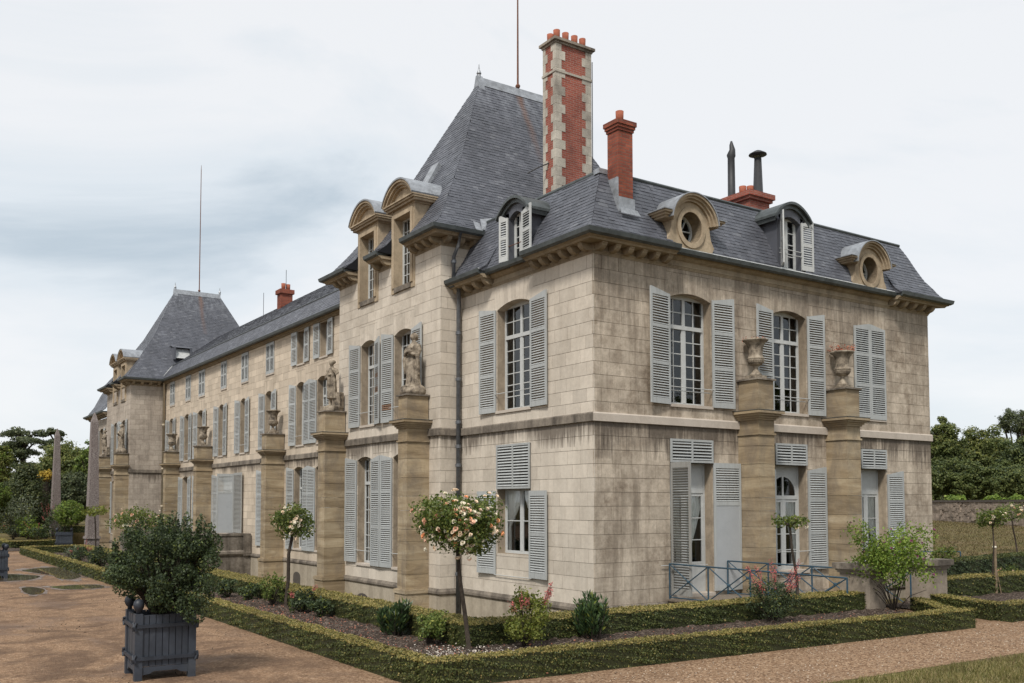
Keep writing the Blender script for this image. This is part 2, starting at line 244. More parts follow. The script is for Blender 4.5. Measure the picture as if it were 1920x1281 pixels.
def m_ground():
    t = NT('gravel'); p = t.pos
    peb = t.voro(p, 42, 'F1', 'Color'); sep = t.node('ShaderNodeSeparateColor'); t.l.new(peb, sep.inputs[0])
    col = t.ramp(sep.outputs[0], ((0.0, (0.095, 0.055, 0.032)), (0.35, (0.225, 0.138, 0.081)), (0.7, (0.29, 0.187, 0.114)), (1.0, (0.42, 0.30, 0.198))))
    big = t.noise(p, 0.85, 7, 0.68, 0.6); mid = t.noise(p, 2.2, 7, 0.75, 0.6)
    sxyz = t.node('ShaderNodeSeparateXYZ'); t.l.new(p, sxyz.inputs[0])
    left = t.rng(sxyz.outputs[0], -9.2, -7.2, 1.0, 0.0)                        # the court on the left is wetter and trodden
    dirt = t.ramp(t.math('ADD', t.math('MULTIPLY', big, 0.6), t.math('MULTIPLY', mid, 0.4)), ((0.455, 0.0), (0.58, 1.0)))
    smooth = t.mix(1.0, (0.275, 0.172, 0.105), t.rng(t.noise(p, 14, 4, 0.75), 0.3, 0.7, 0.62, 1.3), 'MULTIPLY')
    col = t.mix(t.math('MULTIPLY', left, 0.3), col, smooth)
    col = t.mix(t.math('MULTIPLY', dirt, t.rng(left, 0, 1, 0.2, 0.8)), col, (0.10, 0.062, 0.041))
    film = t.math('MULTIPLY', t.ramp(t.noise(t.mapp(p, (1.1, 0.9, 1), (4, 9, 0)), 0.6, 6, 0.62, 0.6), ((0.52, 0.0), (0.60, 1.0))), left)
    col = t.mix(t.math('MULTIPLY', film, 0.45), col, (0.15, 0.098, 0.068))
    t.bump(t.math('ADD', t.voro(p, 42), t.math('MULTIPLY', t.noise(p, 6, 5, 0.7), 1.5)), 0.7, 0.018)
    t.fin(col, t.math('SUBTRACT', 0.95, t.math('MULTIPLY', film, 0.25)), 0.15)
    t = NT('soil'); p = t.pos; n = t.noise(p, 7, 6, 0.75, 0.3); ch = t.voro(p, 34, 'F1', 'Color'); sp = t.node('ShaderNodeSeparateColor'); t.l.new(ch, sp.inputs[0])
    col = t.ramp(n, ((0.3, (0.032, 0.023, 0.018)), (0.55, (0.07, 0.051, 0.040)), (0.75, (0.12, 0.09, 0.07))))
    col = t.mix(t.math('MULTIPLY', t.ramp(sp.outputs[1], ((0.76, 0.0), (0.82, 1.0))), 0.7), col, (0.23, 0.18, 0.145))
    t.bump(t.math('ADD', n, t.voro(p, 30)), 1.0, 0.035); t.fin(col, 0.95, 0.15)
    t = NT('earth'); p = t.pos; n = t.noise(p, 0.6, 6, 0.7, 0.5); col = t.ramp(n, ((0.35, (0.085, 0.08, 0.028)), (0.5, (0.135, 0.11, 0.045)), (0.66, (0.15, 0.105, 0.06))))
    col = t.mix(1.0, col, t.rng(t.noise(p, 9, 5, 0.8), 0.3, 0.7, 0.6, 1.35), 'MULTIPLY'); t.bump(t.noise(p, 25, 4, 0.8), 0.8, 0.04); t.fin(col, 0.95, 0.1)
    t = NT('wet_gravel'); p = t.pos; t.fin(t.ramp(t.noise(p, 20, 5, 0.8), ((0.3, (0.07, 0.045, 0.03)), (0.6, (0.15, 0.10, 0.068)), (0.8, (0.22, 0.155, 0.11)))), t.rng(t.noise(p, 4, 4), 0.35, 0.65, 0.25, 0.8), 0.5); t.bump(t.noise(p, 30, 4, 0.7), 0.4, 0.01)
    t = NT('puddle_water'); t.fin((0.10, 0.08, 0.06), 0.03, 0.6); t.bump(t.noise(t.pos, 5, 2, 0.5), 0.05, 0.002)
m_ground()
# ------------------------------------------------------------------ mesh helpers
class Fr:                                    # a facade: u runs along it, d stands out of it, z is up
    def __init__(s, O, U, N): s.O = np.array(O, float); s.U = np.array(U, float); s.N = np.array(N, float); s.flip = float(np.dot(np.cross(s.U, s.N), (0, 0, 1))) > 0
    def P(s, u, d, z): return s.O+s.U*u+s.N*d+np.array((0, 0, z))
W = Fr((0, 0, 0), (1, 0, 0), (0, -1, 0))
class MB:
    def __init__(s): s.v = []; s.f = []; s.m = []
    def add(s, verts, faces, mi=0, flip=False):
        o = len(s.v); s.v.extend([tuple(float(c) for c in p) for p in verts])
        for f in faces: s.f.append(tuple(o+i for i in (reversed(f) if flip else f))); s.m.append(mi)
        return s
    def box(s, fr, u0, u1, d0, d1, z0, z1, mi=0):
        p = [fr.P(u, d, z) for z in (z0, z1) for d in (d0, d1) for u in (u0, u1)]
        s.add(p, [(0, 1, 3, 2), (4, 6, 7, 5), (2, 3, 7, 6), (0, 4, 5, 1), (0, 2, 6, 4), (1, 5, 7, 3)], mi, fr.flip); return s
    def wbox(s, x0, x1, y0, y1, z0, z1, mi=0): return s.box(W, x0, x1, -y1, -y0, z0, z1, mi)
    def prism(s, fr, poly, d0, d1, mi=0, back=True):
        n = len(poly); a = [fr.P(u, d1, z) for u, z in poly]; b = [fr.P(u, d0, z) for u, z in poly]
        fs = [tuple(range(n))]+([tuple(reversed(range(n, 2*n)))] if back else [])+[(i, i+n, (i+1) % n+n, (i+1) % n) for i in range(n)]
        s.add(a+b, fs, mi, fr.flip); return s
    def sweep(s, fr, u0, u1, prof, m0=0.0, m1=0.0, mi=0):
        n = len(prof); a = [fr.P(u0-m0*d, d, z) for d, z in prof]; b = [fr.P(u1+m1*d, d, z) for d, z in prof]
        s.add(a+b, [tuple(range(n)), tuple(reversed(range(n, 2*n)))]+[(i, (i+1) % n, (i+1) % n+n, i+n) for i in range(n)], mi, not fr.flip); return s
    def ringprism(s, fr, outer, inner, d0, d1, mi=0):         # strip between two open polylines in (u, z), with thickness
        n = len(outer)
        for i in range(n-1):
            q = [outer[i], outer[i+1], inner[i+1], inner[i]]; s.prism(fr, q, d0, d1, mi)
        return s
    def tube(s, pts, r, n=8, mi=0, cap=True):
        pts = [np.array(p, float) for p in pts]; rs = r if isinstance(r, (list, tuple)) else [r]*len(pts); V = []; F = []
        for i, p in enumerate(pts):
            t = pts[min(i+1, len(pts)-1)]-pts[max(i-1, 0)]; t = t/(np.linalg.norm(t)+1e-9)
            a = np.cross(t, (0, 0, 1)) if abs(t[2]) < 0.9 else np.cross(t, (1, 0, 0)); a = a/np.linalg.norm(a); b = np.cross(t, a)
            V += [p+rs[i]*(a*math.cos(k*2*math.pi/n)+b*math.sin(k*2*math.pi/n)) for k in range(n)]
        for i in range(len(pts)-1):
            for k in range(n): F.append((i*n+k, i*n+(k+1) % n, (i+1)*n+(k+1) % n, (i+1)*n+k))
        if cap: F += [tuple(range(n)), tuple(range((len(pts)-1)*n, len(pts)*n))]
        s.add(V, F, mi); return s
    def lathe(s, c, prof, n=24, mi=0, wob=0.0):
        V = []; F = []
        for i, (r, z) in enumerate(prof):
            for k in range(n):
                a = k*2*math.pi/n; rr = r*(1+(wob*math.cos(a*n/2) if wob else 0)); V.append((c[0]+rr*math.cos(a), c[1]+rr*math.sin(a), c[2]+z))
        for i in range(len(prof)-1):
            for k in range(n): F.append((i*n+k, i*n+(k+1) % n, (i+1)*n+(k+1) % n, (i+1)*n+k))
        F += [tuple(reversed(range(n))), tuple(range((len(prof)-1)*n, len(prof)*n))]
        s.add(V, F, mi); return s
    def mesh(s, name, mats, loc=None, smooth=False):
        me = bpy.data.meshes.new(name); o = np.array(loc if loc is not None else (0, 0, 0), float)
        me.from_pydata([tuple(np.array(p)-o) for p in s.v] if loc is not None else s.v, [], s.f)
        for m in (mats if isinstance(mats, (list, tuple)) else [mats]): me.materials.append(MATS[m])
        if any(s.m): me.polygons.foreach_set('material_index', s.m)
        if smooth: me.polygons.foreach_set('use_smooth', [True]*len(s.f))
        me.update(); return me
    def build(s, name, mats, parent=None, loc=None, smooth=False):
        return link(name, s.mesh(name, mats, loc, smooth), parent, loc)
def link(name, me, parent=None, loc=None):
    o = bpy.data.objects.new(name, me); COL.objects.link(o)
    if parent is not None: o.parent = parent
    if loc is not None: o.location = loc
    return o
def tag(o, label=None, cat=None, group=None, kind=None):
    if label: o['label'] = label
    if cat: o['category'] = cat
    if group: o['group'] = group
    if kind: o['kind'] = kind
    return o
def empty(name, loc, label, cat, group=None, rz=0.0):
    o = bpy.data.objects.new(name, None); COL.objects.link(o); o.location = loc; o.rotation_euler = (0, 0, rz); o.empty_display_size = 0.3
    return tag(o, label, cat, group)
def copy_tree(o, parent=None):
    c = o.copy(); COL.objects.link(c); c.parent = parent
    for ch in list(o.children): copy_tree(ch, c)
    return c
def quads_mesh(name, V, mats, midx=None):          # V: (n,4,3) array of loose quads
    n = len(V); me = bpy.data.meshes.new(name); me.vertices.add(n*4); me.loops.add(n*4); me.polygons.add(n)
    me.vertices.foreach_set('co', np.ascontiguousarray(V, np.float32).ravel()); me.loops.foreach_set('vertex_index', np.arange(n*4, dtype=np.int32))
    me.polygons.foreach_set('loop_start', np.arange(0, n*4, 4, dtype=np.int32))
    for m in mats: me.materials.append(MATS[m])
    if midx is not None: me.polygons.foreach_set('material_index', np.ascontiguousarray(midx, np.int32))
    me.update(calc_edges=True); return me
def leaf_quads(P, size, up=0.0, nrm=None, aspect=0.55, jitter=0.35, flat=0.0):
    n = len(P); d = rng.normal(size=(n, 3))
    if nrm is not None: d = d*0.75+np.asarray(nrm)*up
    elif up: d[:, 2] += up
    d /= np.linalg.norm(d, axis=1)[:, None]+1e-9           # leaf normal
    a = np.cross(d, rng.normal(size=(n, 3))); a /= np.linalg.norm(a, axis=1)[:, None]+1e-9; b = np.cross(d, a)
    s = size*(1+jitter*rng.uniform(-1, 1, n))[:, None]
    return np.stack([P-a*s*0.5, P+b*s*aspect*0.5, P+a*s*0.5, P-b*s*aspect*0.5], 1)
def camdist(p): return float(np.linalg.norm(np.asarray(p)-CAM))

# ------------------------------------------------------------------ the chateau
chateau = empty('chateau', (0, 0, 0), 'pale stone country house with slate roofs, grey shutters and tall brick chimney', 'chateau')
X1 = 13.25; PX = -0.65; PY0, PY1 = 5.9, 12.77; MX = 1.35; FX = -0.72; FY0 = 43.6; FY1 = FY0+(PY1-PY0)
FRt = Fr((0, 0, 0), (1, 0, 0), (0, -1, 0)); FLf = Fr((0, 0, 0), (0, 1, 0), (-1, 0, 0)); FPv = Fr((PX, 0, 0), (0, 1, 0), (-1, 0, 0)); FPs = Fr((0, PY0, 0), (1, 0, 0), (0, -1, 0))
FMn = Fr((MX, 0, 0), (0, 1, 0), (-1, 0, 0)); FFr = Fr((FX, 0, 0), (0, 1, 0), (-1, 0, 0)); FFs = Fr((0, FY0, 0), (1, 0, 0), (0, -1, 0))
LO = [-0.2+0.3254*i for i in range(14)]; UPC = [4.235, 4.49]+[4.49+0.3093*i for i in range(1, 10)]+[7.585, 7.95]
UPP = UPC[:-1]+[7.9, 8.2, 8.5, 8.8, 9.1, 9.41]
STONES = []          # (polygon, frame, depth0, proud, material, wall object)
def rect_minus(r, cuts):
    out = [r]
    for c in cuts:
        nxt = []
        for a0, a1, b0, b1 in out:
            c0, c1, e0, e1 = max(a0, c[0]), min(a1, c[1]), max(b0, c[2]), min(b1, c[3])
            if c1-c0 <= 1e-4 or e1-e0 <= 1e-4: nxt.append((a0, a1, b0, b1)); continue
            if c0-a0 > 0.03: nxt.append((a0, c0, b0, b1))
            if a1-c1 > 0.03: nxt.append((c1, a1, b0, b1))
            if e0-b0 > 0.03: nxt.append((c0, c1, b0, e0))
            if b1-e1 > 0.03: nxt.append((c0, c1, e1, b1))
        out = nxt
    return out
def wall(fr, u0, u1, courses, openings, mat, label=None, blen=0.57, back=0.30, seed=1):
    """core with real openings, ashlar blocks laid in courses in front of it, fan of voussoirs over arched openings"""
    rr = random.Random(seed); z0, z1 = courses[0][0], courses[-1][-1]
    mb = MB(); us = sorted({u0, u1}|{o[0] for o in openings}|{o[1] for o in openings}); zs = sorted({z0, z1}|{o[2] for o in openings}|{o[3] for o in openings})
    for a, b in zip(us, us[1:]):
        for c, e in zip(zs, zs[1:]):
            um, zm = (a+b)/2, (c+e)/2
            if any(o[0] < um < o[1] and o[2] < zm < o[3] for o in openings): continue
            mb.add([fr.P(a, -0.014, c), fr.P(b, -0.014, c), fr.P(b, -0.014, e), fr.P(a, -0.014, e)], [(0, 1, 2, 3)], 0, fr.flip)
    rvs = []
    for o in openings:                        # stone reveals
        rv = MB(); rvs.append(rv)
        a, b, c, e = o[:4]; dep = -back-0.1
        rv.box(fr, a-0.06, a, dep, -0.013, c, e); rv.box(fr, b, b+0.06, dep, -0.013, c, e); rv.box(fr, a-0.06, b+0.06, dep, -0.013, c-0.06, c)
        if e < z1-0.01: rv.box(fr, a-0.06, b+0.06, dep, -0.013, e, e+0.06)
    core = mb.build('wall', ['mortar'], chateau)
    if label: core['label'] = label
    for rv in rvs: rv.build('window_reveal', ['reveal_stone_shaded'], core)
    cuts = []
    for o in openings:
        a, b, c, e, rise = o[:5]
        if rise > 0:
            vt = e+0.48; cuts.append((a-0.10, b+0.10, e-rise, vt)); cuts.append((a, b, c, e))
            n = max(5, int(round((b-a+0.2)/0.19)) | 1); uc = (a+b)/2; hw = (b-a)/2
            def arc(u): t = max(-1, min(1, (u-uc)/hw)); return e-rise*t*t
            for k in range(n):
                f0, f1 = k/n, (k+1)/n
                b0, b1 = a-0.0+(b-a)*f0, a+(b-a)*f1; t0, t1 = a-0.10+(b-a+0.2)*f0, a-0.10+(b-a+0.2)*f1
                poly = [(b0+0.003, arc(b0)), (b1-0.003, arc(b1)), (t1-0.004, vt-0.004), (t0+0.004, vt-0.004)]
                STONES.append((poly, fr, -back, 0.0, mat, core))
            for s_, e0 in ((-1, a), (1, b)):
                poly = [(e0, e-rise), (e0+s_*0.1, e-rise), (e0+s_*0.1, vt)]; STONES.append((poly if s_ > 0 else poly[::-1], fr, -0.03, -0.001, mat, core))
        else: cuts.append((a, b, c, e))
    for zl in courses:
        for i, (a, b) in enumerate(zip(zl, zl[1:])):
            u = u0-(blen*0.5 if i % 2 else 0.0)-rr.uniform(0, 0.04); 
            while u < u1-1e-3:
                w = blen*rr.uniform(0.88, 1.12); lo, hi = max(u, u0), min(u+w, u1)
                if u1-hi < 0.2: hi = u1; w = hi-u
                if hi-lo > 0.02:
                    for r in rect_minus((lo, hi, a, b), cuts):
                        g = 0.0045; q = (r[0]+(0 if r[0] <= u0+1e-6 else g), r[1]-(0 if r[1] >= u1-1e-6 else g), r[2]+g, r[3]-g)
                        if q[1]-q[0] > 0.02 and q[3]-q[2] > 0.02:
                            STONES.append(([(q[0], q[2]), (q[1], q[2]), (q[1], q[3]), (q[0], q[3])], fr, -0.03, rr.uniform(-0.002, 0.002), mat, core))
                u += w
    return core
# ---- windows
PANES = []           # (window object, corners)
def bars(mb, fr, u0, u1, d, z0, z1, cols, rows, t=0.024, dep=0.03):
    for i in range(1, cols): u = u0+(u1-u0)*i/cols; mb.box(fr, u-t/2, u+t/2, d-dep, d, z0, z1)
    for j in range(1, rows): z = z0+(z1-z0)*j/rows; mb.box(fr, u0, u1, d-dep, d-0.002, z-t/2, z+t/2)
def panes(win, fr, u0, u1, d, z0, z1, cols, rows):
    for i in range(cols):
        for j in range(rows):
            a, b = u0+(u1-u0)*i/cols, u0+(u1-u0)*(i+1)/cols; c, e = z0+(z1-z0)*j/rows, z0+(z1-z0)*(j+1)/rows
            k = [random.uniform(-0.004, 0.004) for _ in range(3)]
            PANES.append((win, fr.flip, [fr.P(a, d-0.016+k[0], c), fr.P(b, d-0.016+k[1], c), fr.P(b, d-0.016+k[2], e), fr.P(a, d-0.016+k[0]+k[2]-k[1], e)]))
def casement(fr, u0, u1, z0, z1, rise=0.0, transom=None, cols=2, rows=6, toprows=2, d=-0.26, sill=True, low=0.0, mat='window_paint'):
    """two leaves with a fixed light above the transom; cols counts the panes across one leaf"""
    mb = MB(); t = 0.055; um = (u0+u1)/2
    mb.box(fr, u0, u0+t, d-0.06, d+0.01, z0, z1); mb.box(fr, u1-t, u1, d-0.06, d+0.01, z0, z1); mb.box(fr, u0+t, u1-t, d-0.06, d+0.01, z0, z0+t+0.02); mb.box(fr, u0+t, u1-t, d-0.06, d+0.01, z1-t-rise*0.4, z1)
    mb.box(fr, um-0.045, um+0.045, d-0.05, d+0.016, z0+t+0.02, z1-t-rise*0.4)
    zt = transom if transom else z1-t; L = []
    if transom: mb.box(fr, u0+t, u1-t, d-0.05, d+0.03, zt-0.05, zt+0.05)
    for a, b in ((u0+t, um-0.045), (um+0.045, u1-t)):
        zb = z0+t+0.02; ztop = zt-(0.05 if transom else 0.0)
        mb.box(fr, a, a+0.03, d-0.04, d+0.006, zb, ztop); mb.box(fr, b-0.03, b, d-0.04, d+0.006, zb, ztop)
        if low: mb.box(fr, a+0.03, b-0.03, d-0.04, d+0.002, zb, zb+low); zb += low
        bars(mb, fr, a+0.03, b-0.03, d, zb, ztop, cols, rows); L.append((a+0.03, b-0.03, zb, ztop, cols, rows))
        if transom: bars(mb, fr, a, b, d, zt+0.05, z1-t-rise*0.4, cols, toprows); L.append((a, b, zt+0.05, z1-t-rise*0.4, cols, toprows))
    win = mb.build('window', [mat], chateau)
    for l in L: panes(win, fr, l[0], l[1], d, l[2], l[3], l[4], l[5])
    if sill: MB().box(fr, u0-0.03, u1+0.03, d-0.02, 0.04, z0-0.07, z0+0.003).build('sill', ['pale_band'], win)
    return win
# ---- shutters
SLATS = []; SLATM = {}
def shutter(fr, uh, sg, w, z0, z1, ang=3.0, style='full', mat='shutter_paint', d0=0.035, rust=()):
    """one leaf hinged at uh, opening towards sg*u, turned ang degrees out of the wall"""
    a = math.radians(ang); Xv = sg*math.cos(a)*fr.U+math.sin(a)*fr.N; Zv = np.array((0, 0, 1.0)); Yv = np.cross(Zv, Xv); s = 1.0 if np.dot(Yv, fr.N*math.cos(a)-sg*math.sin(a)*fr.U) > 0 else -1.0
    h = z1-z0; mb = MB(); L = Fr((0, 0, 0), (1, 0, 0), (0, 1, 0)); st = 0.065; ty = 0.018; zones = []
    arch = 0.10 if style == 'full' else 0.0
    mb.box(L, 0, st, -ty, ty, 0, h-arch); mb.box(L, w-st, w, -ty, ty, 0, h)
    mb.prism(L, [(st, h-0.13-arch*0.5), (w-st, h-0.13-arch*0.5), (w-st, h), (st, h-arch)], -ty+0.001, ty-0.001); mb.box(L, st, w-st, -ty+0.001, ty-0.001, 0, 0.14)
    top = h-0.13-arch*0.5
    if style in ('full', 'half'):
        rails = (0.35, 0.67) if style == 'full' and h > 1.8 else (0.5,)
        ed = [0.14]+[h*r for r in rails]+[top]
        for r in rails: mb.box(L, st, w-st, -ty+0.001, ty-0.001, h*r-0.04, h*r+0.04)
        for i in range(len(ed)-1): zones.append((ed[i]+(0.04 if i else 0), ed[i+1]-(0.04 if i < len(ed)-2 else 0)))
    elif style == 'door':
        mb.box(L, st, w-st, -0.008, 0.008, 0.14, h*0.68-0.05, 1); mb.box(L, st, w-st, -ty+0.001, ty-0.001, h*0.68-0.05, h*0.68+0.05); zones.append((h*0.68+0.05, top))
    elif style == 'louvre': zones.append((0.14, top))
    elif style == 'over': zones.append((0.14*0.5, h-0.07))
    ob = mb.build('shutter', [mat, 'door_panel'], chateau)
    ob.matrix_world = Matrix(((Xv[0], Yv[0], 0, 0), (Xv[1], Yv[1], 0, 0), (0, 0, 1, 0), (0, 0, 0, 1))); ob.location = tuple(fr.P(uh, d0, z0))
    key = (round(w-2*st, 3), s)
    if key not in SLATM:
        sm = MB(); y, zz, th = 0.017, 0.021, 0.006
        p = [(x, s*yy, zz2) for x in (0, w-2*st) for yy, zz2 in ((y, -zz), (y, -zz+th), (-y, zz), (-y, zz-th))]
        sm.add(p, [(0, 1, 5, 4), (1, 2, 6, 5), (2, 3, 7, 6), (3, 0, 4, 7), (0, 3, 2, 1), (4, 5, 6, 7)])
        SLATM[key] = sm
    pos = []
    for a0, a1 in zones:
        n = max(1, int(round((a1-a0)/0.062))); pos += [a0+(a1-a0)*(i+0.5)/n for i in range(n)]
    SLATS.append((ob, key, st, pos, mat, camdist(ob.location), rust))
    return ob
def overpanel(fr, u0, u1, z0, z1, d=0.05):
    mb = MB(); um = (u0+u1)/2; f = 0.055
    for a, b in ((u0, u0+f), (um-f/2, um+f/2), (u1-f, u1)): mb.box(fr, a, b, d-0.03, d, z0, z1)
    for a, b in ((z0, z0+f), (z1-f, z1)): mb.box(fr, u0+f, u1-f, d-0.03, d-0.001, a, b)
    ob = mb.build('shutter_panel', ['shutter_paint'], chateau); sm = MB(); n = int(round((z1-z0-2*f)/0.075))
    for a, b in ((u0+f, um-f/2), (um+f/2, u1-f)):
        for i in range(n):
            z = z0+f+(z1-z0-2*f)*(i+0.5)/n; sm.prism(Fr(fr.O, fr.U, fr.N), [(a, z-0.022), (b, z-0.022), (b, z-0.014), (a, z-0.014)], d-0.02, d)
            q = [fr.P(a, d-0.002, z-0.024), fr.P(b, d-0.002, z-0.024), fr.P(b, d-0.032, z+0.024), fr.P(a, d-0.032, z+0.024)]; sm.add(q, [(0, 1, 2, 3)])
    sm.build('louvres', ['shutter_paint'], ob)
    MB().box(fr, u0+0.02, u1-0.02, -0.10, -0.05, z0, z1).build('backing', ['interior_dark'], ob)
    return ob
def rod(fr, u0, u1, z, d=0.05, mat='window_paint'):
    MB().tube([fr.P(u0, d, z), fr.P((u0+u1)/2, d+0.004, z-0.004), fr.P(u1, d, z)], 0.011, 6).build('window_bar', [mat], chateau)
def pair(fr, u0, u1, z0, z1, w, a0=3, a1=3, rust=()):            # both leaves opened flat beside the opening
    shutter(fr, u0-0.01, -1, w, z0, z1, a0); shutter(fr, u1+0.01, 1, w, z0, z1, a1)
# ---- right-hand side facade
OR = [(2.40, 3.80, 4.56, 7.33, 0.14), (6.12, 7.47, 4.56, 7.33, 0.14), (9.56, 10.98, 4.58, 7.30, 0.14), (2.36, 3.80, -0.06, 3.70, 0), (6.13, 7.40, 0.36, 3.70, 0), (9.77, 10.96, 0.36, 3.70, 0)]
wall(FRt, 0, X1, [LO, UPC], OR, 'ashlar_side', 'weather-stained side wall with brown streaks', 0.57, seed=3)
casement(FRt, 2.40, 3.80, 4.56, 7.33, 0.14, 6.52, 2, 6, 2); casement(FRt, 6.12, 7.47, 4.56, 7.33, 0.14, 6.52, 2, 6, 2); casement(FRt, 9.56, 10.98, 4.58, 7.30, 0.14, 6.52, 2, 6, 2)
shutter(FRt, 2.37, -1, 0.75, 4.54, 7.34, 9); shutter(FRt, 3.82, 1, 0.74, 4.54, 7.36, 4)
shutter(FRt, 6.10, -1, 0.68, 4.54, 7.36, 4); shutter(FRt, 7.50, 1, 0.68, 4.54, 7.36, 3)
shutter(FRt, 9.55, 1, 0.715, 4.56, 7.33, 0); shutter(FRt, 10.99, -1, 0.715, 4.56, 7.33, 0)
for a, b in ((2.40, 3.80), (6.12, 7.47)): rod(FRt, a-0.05, b+0.1, 4.98); rod(FRt, a-0.02, b-0.05, 4.90, 0.0)
overpanel(FRt, 2.35, 3.80, 3.14, 3.71); overpanel(FRt, 6.13, 7.40, 3.16, 3.73); overpanel(FRt, 9.77, 10.96, 3.13, 3.69)
shutter(FRt, 2.36, -1, 0.68, -0.04, 3.13, 88, 'louvre', 'shutter_grey'); shutter(FRt, 3.81, 1, 0.92, -0.03, 3.15, 3, 'door')
shutter(FRt, 7.42, 1, 0.73, 0.36, 3.13, 3); shutter(FRt, 6.12, -1, 0.73, 0.36, 3.13, 3)
shutter(FRt, 10.98, 1, 0.73, 0.36, 3.08, 3); shutter(FRt, 9.75, -1, 0.73, 0.36, 3.08, 3)
def french_door(fr, u0, u1, z0, z1, panel_top, fan=False, low=0.75):
    mb = MB(); d = -0.28; t = 0.07; um = (u0+u1)/2
    mb.box(fr, u0, u0+t, d-0.06, d+0.01, z0, z1); mb.box(fr, u1-t, u1, d-0.06, d+0.01, z0, z1); mb.box(fr, u0+t, u1-t, d-0.06, d+0.01, z1-0.05, z1); mb.box(fr, u0+t, u1-t, d-0.06, d+0.02, panel_top-0.05, panel_top+0.05)
    L = []
    if fan:
        zc = panel_top+0.05; rad = um-u0-t; r2 = min(rad, z1-0.05-zc); pts = [(um+rad*math.cos(math.pi*k/16), zc+r2*math.sin(math.pi*k/16)) for k in range(17)]; inn = [(um+(rad-0.06)*math.cos(math.pi*k/16), zc+(r2-0.06)*math.sin(math.pi*k/16)) for k in range(17)]
        mb.ringprism(fr, pts, inn, d-0.04, d+0.006); mb.box(fr, um-0.03, um+0.03, d-0.04, d+0.004, zc, zc+r2-0.05)
        for s_ in (0, 1):                                  # solid corners above the fanlight
            q = pts[:9] if s_ == 0 else pts[8:]; c = (u1-t, z1-0.05) if s_ == 0 else (u0+t, z1-0.05)
            for p, p2 in zip(q, q[1:]): mb.prism(fr, [p, p2, c], d-0.03, d-0.001)
        mb.prism(fr, [(um, zc+r2), (u1-t, z1-0.05), (u0+t, z1-0.05)], d-0.03, d-0.001); L.append((u0+t, u1-t, zc, zc+r2, 2, 1))
    else: mb.box(fr, u0+t, u1-t, d-0.04, d-0.002, panel_top+0.05, z1-0.05)
    for a, b in ((u0+t, um-0.04), (um+0.04, u1-t)):
        mb.box(fr, a, a+0.05, d-0.045, d+0.004, z0, panel_top-0.05); mb.box(fr, b-0.05, b, d-0.045, d+0.004, z0, panel_top-0.05); mb.box(fr, a+0.05, b-0.05, d-0.045, d, panel_top-0.13, panel_top-0.05)
        mb.box(fr, a+0.05, b-0.05, d-0.03, d-0.006, z0, z0+low); mb.box(fr, a+0.05, b-0.05, d-0.045, d, z0+low-0.06, z0+low)
        bars(mb, fr, a+0.05, b-0.05, d, z0+low, panel_top-0.13, 1, 3 if not fan else 4); L.append((a+0.05, b-0.05, z0+low, panel_top-0.13, 1, 3 if not fan else 4))
    mb.box(fr, um-0.04, um+0.04, d-0.05, d+0.012, z0, panel_top-0.05)
    win = mb.build('door' if z0 < 0.2 else 'window', ['window_paint'], chateau)
    for l in L: panes(win, fr, l[0], l[1], d, l[2], l[3], l[4], l[5])
    MB().box(fr, u0-0.02, u1+0.02, -0.3, 0.05, z0-0.09, z0+0.002).build('threshold', ['pale_band'], win)
    return win
french_door(FRt, 2.36, 3.80, -0.06, 3.14, 2.45); french_door(FRt, 6.13, 7.40, 0.36, 3.16, 2.30, True, 0.1); french_door(FRt, 9.77, 10.96, 0.36, 3.13, 2.45, False, 0.1)
rod(FRt, 6.1, 7.6, 0.86); rod(FRt, 6.1, 7.35, 0.52, -0.1); rod(FRt, 2.0, 2.36, 0.66); rod(FRt, 2.4, 3.7, 0.62, -0.1)
# ---- left-hand end of the same wing
OL = [(2.48, 4.03, 4.57, 7.40, 0.15), (2.50, 4.02, 0.85, 3.66, 0)]
wall(FLf, 0, PY0, [LO, UPC], OL, 'ashlar_front', 'clean pale end wall of the near wing', 0.52, seed=5)
casement(FLf, 2.48, 4.03, 4.57, 7.40, 0.15, 6.52, 2, 6, 2); shutter(FLf, 4.05, 1, 0.75, 4.54, 7.36, 3); shutter(FLf, 2.46, -1, 0.75, 4.55, 7.38, 3); rod(FLf, 2.4, 4.12, 5.02)
overpanel(FLf, 2.49, 4.01, 2.52, 3.67); casement(FLf, 2.50, 4.02, 0.85, 2.52, 0, None, 1, 2, 0, sill=False)
shutter(FLf, 4.06, 1, 0.83, 0.30, 2.47, 3, 'half'); shutter(FLf, 2.52, -1, 0.81, 0.30, 2.46, 4, 'half'); rod(FLf, 2.4, 4.1, 0.29, 0.05)
# ---- tall pavilion front and its narrow return
OP = [(10.0, 11.04, 4.63, 7.33, 0.13), (7.56, 8.70, 4.63, 7.33, 0.13), (10.22, 11.24, 0.25, 3.63, 0.10), (7.72, 8.74, 0.25, 3.63, 0.10), (7.58, 8.70, 8.50, 9.41, 0), (10.0, 11.10, 8.50, 9.41, 0)]
wall(FPv, PY0, PY1, [LO, UPP], OP, 'ashlar_front', 'pavilion front wall of pale ashlar', 0.56, seed=8)
wall(FPs, PX, 2.2, [LO, UPP], [], 'ashlar_front', 'narrow return wall of the pavilion', 0.5, seed=9)
for a, b in ((10.0, 11.04), (7.56, 8.70)): casement(FPv, a, b, 4.63, 7.33, 0.13, 6.52, 2, 6, 2); rod(FPv, a-0.2, b+0.25, 5.03)
for a, b in ((10.22, 11.24), (7.72, 8.74)): casement(FPv, a, b, 0.25, 3.63, 0.1, 2.80, 2, 6, 2); rod(FPv, a-0.25, b+0.1, 0.66)
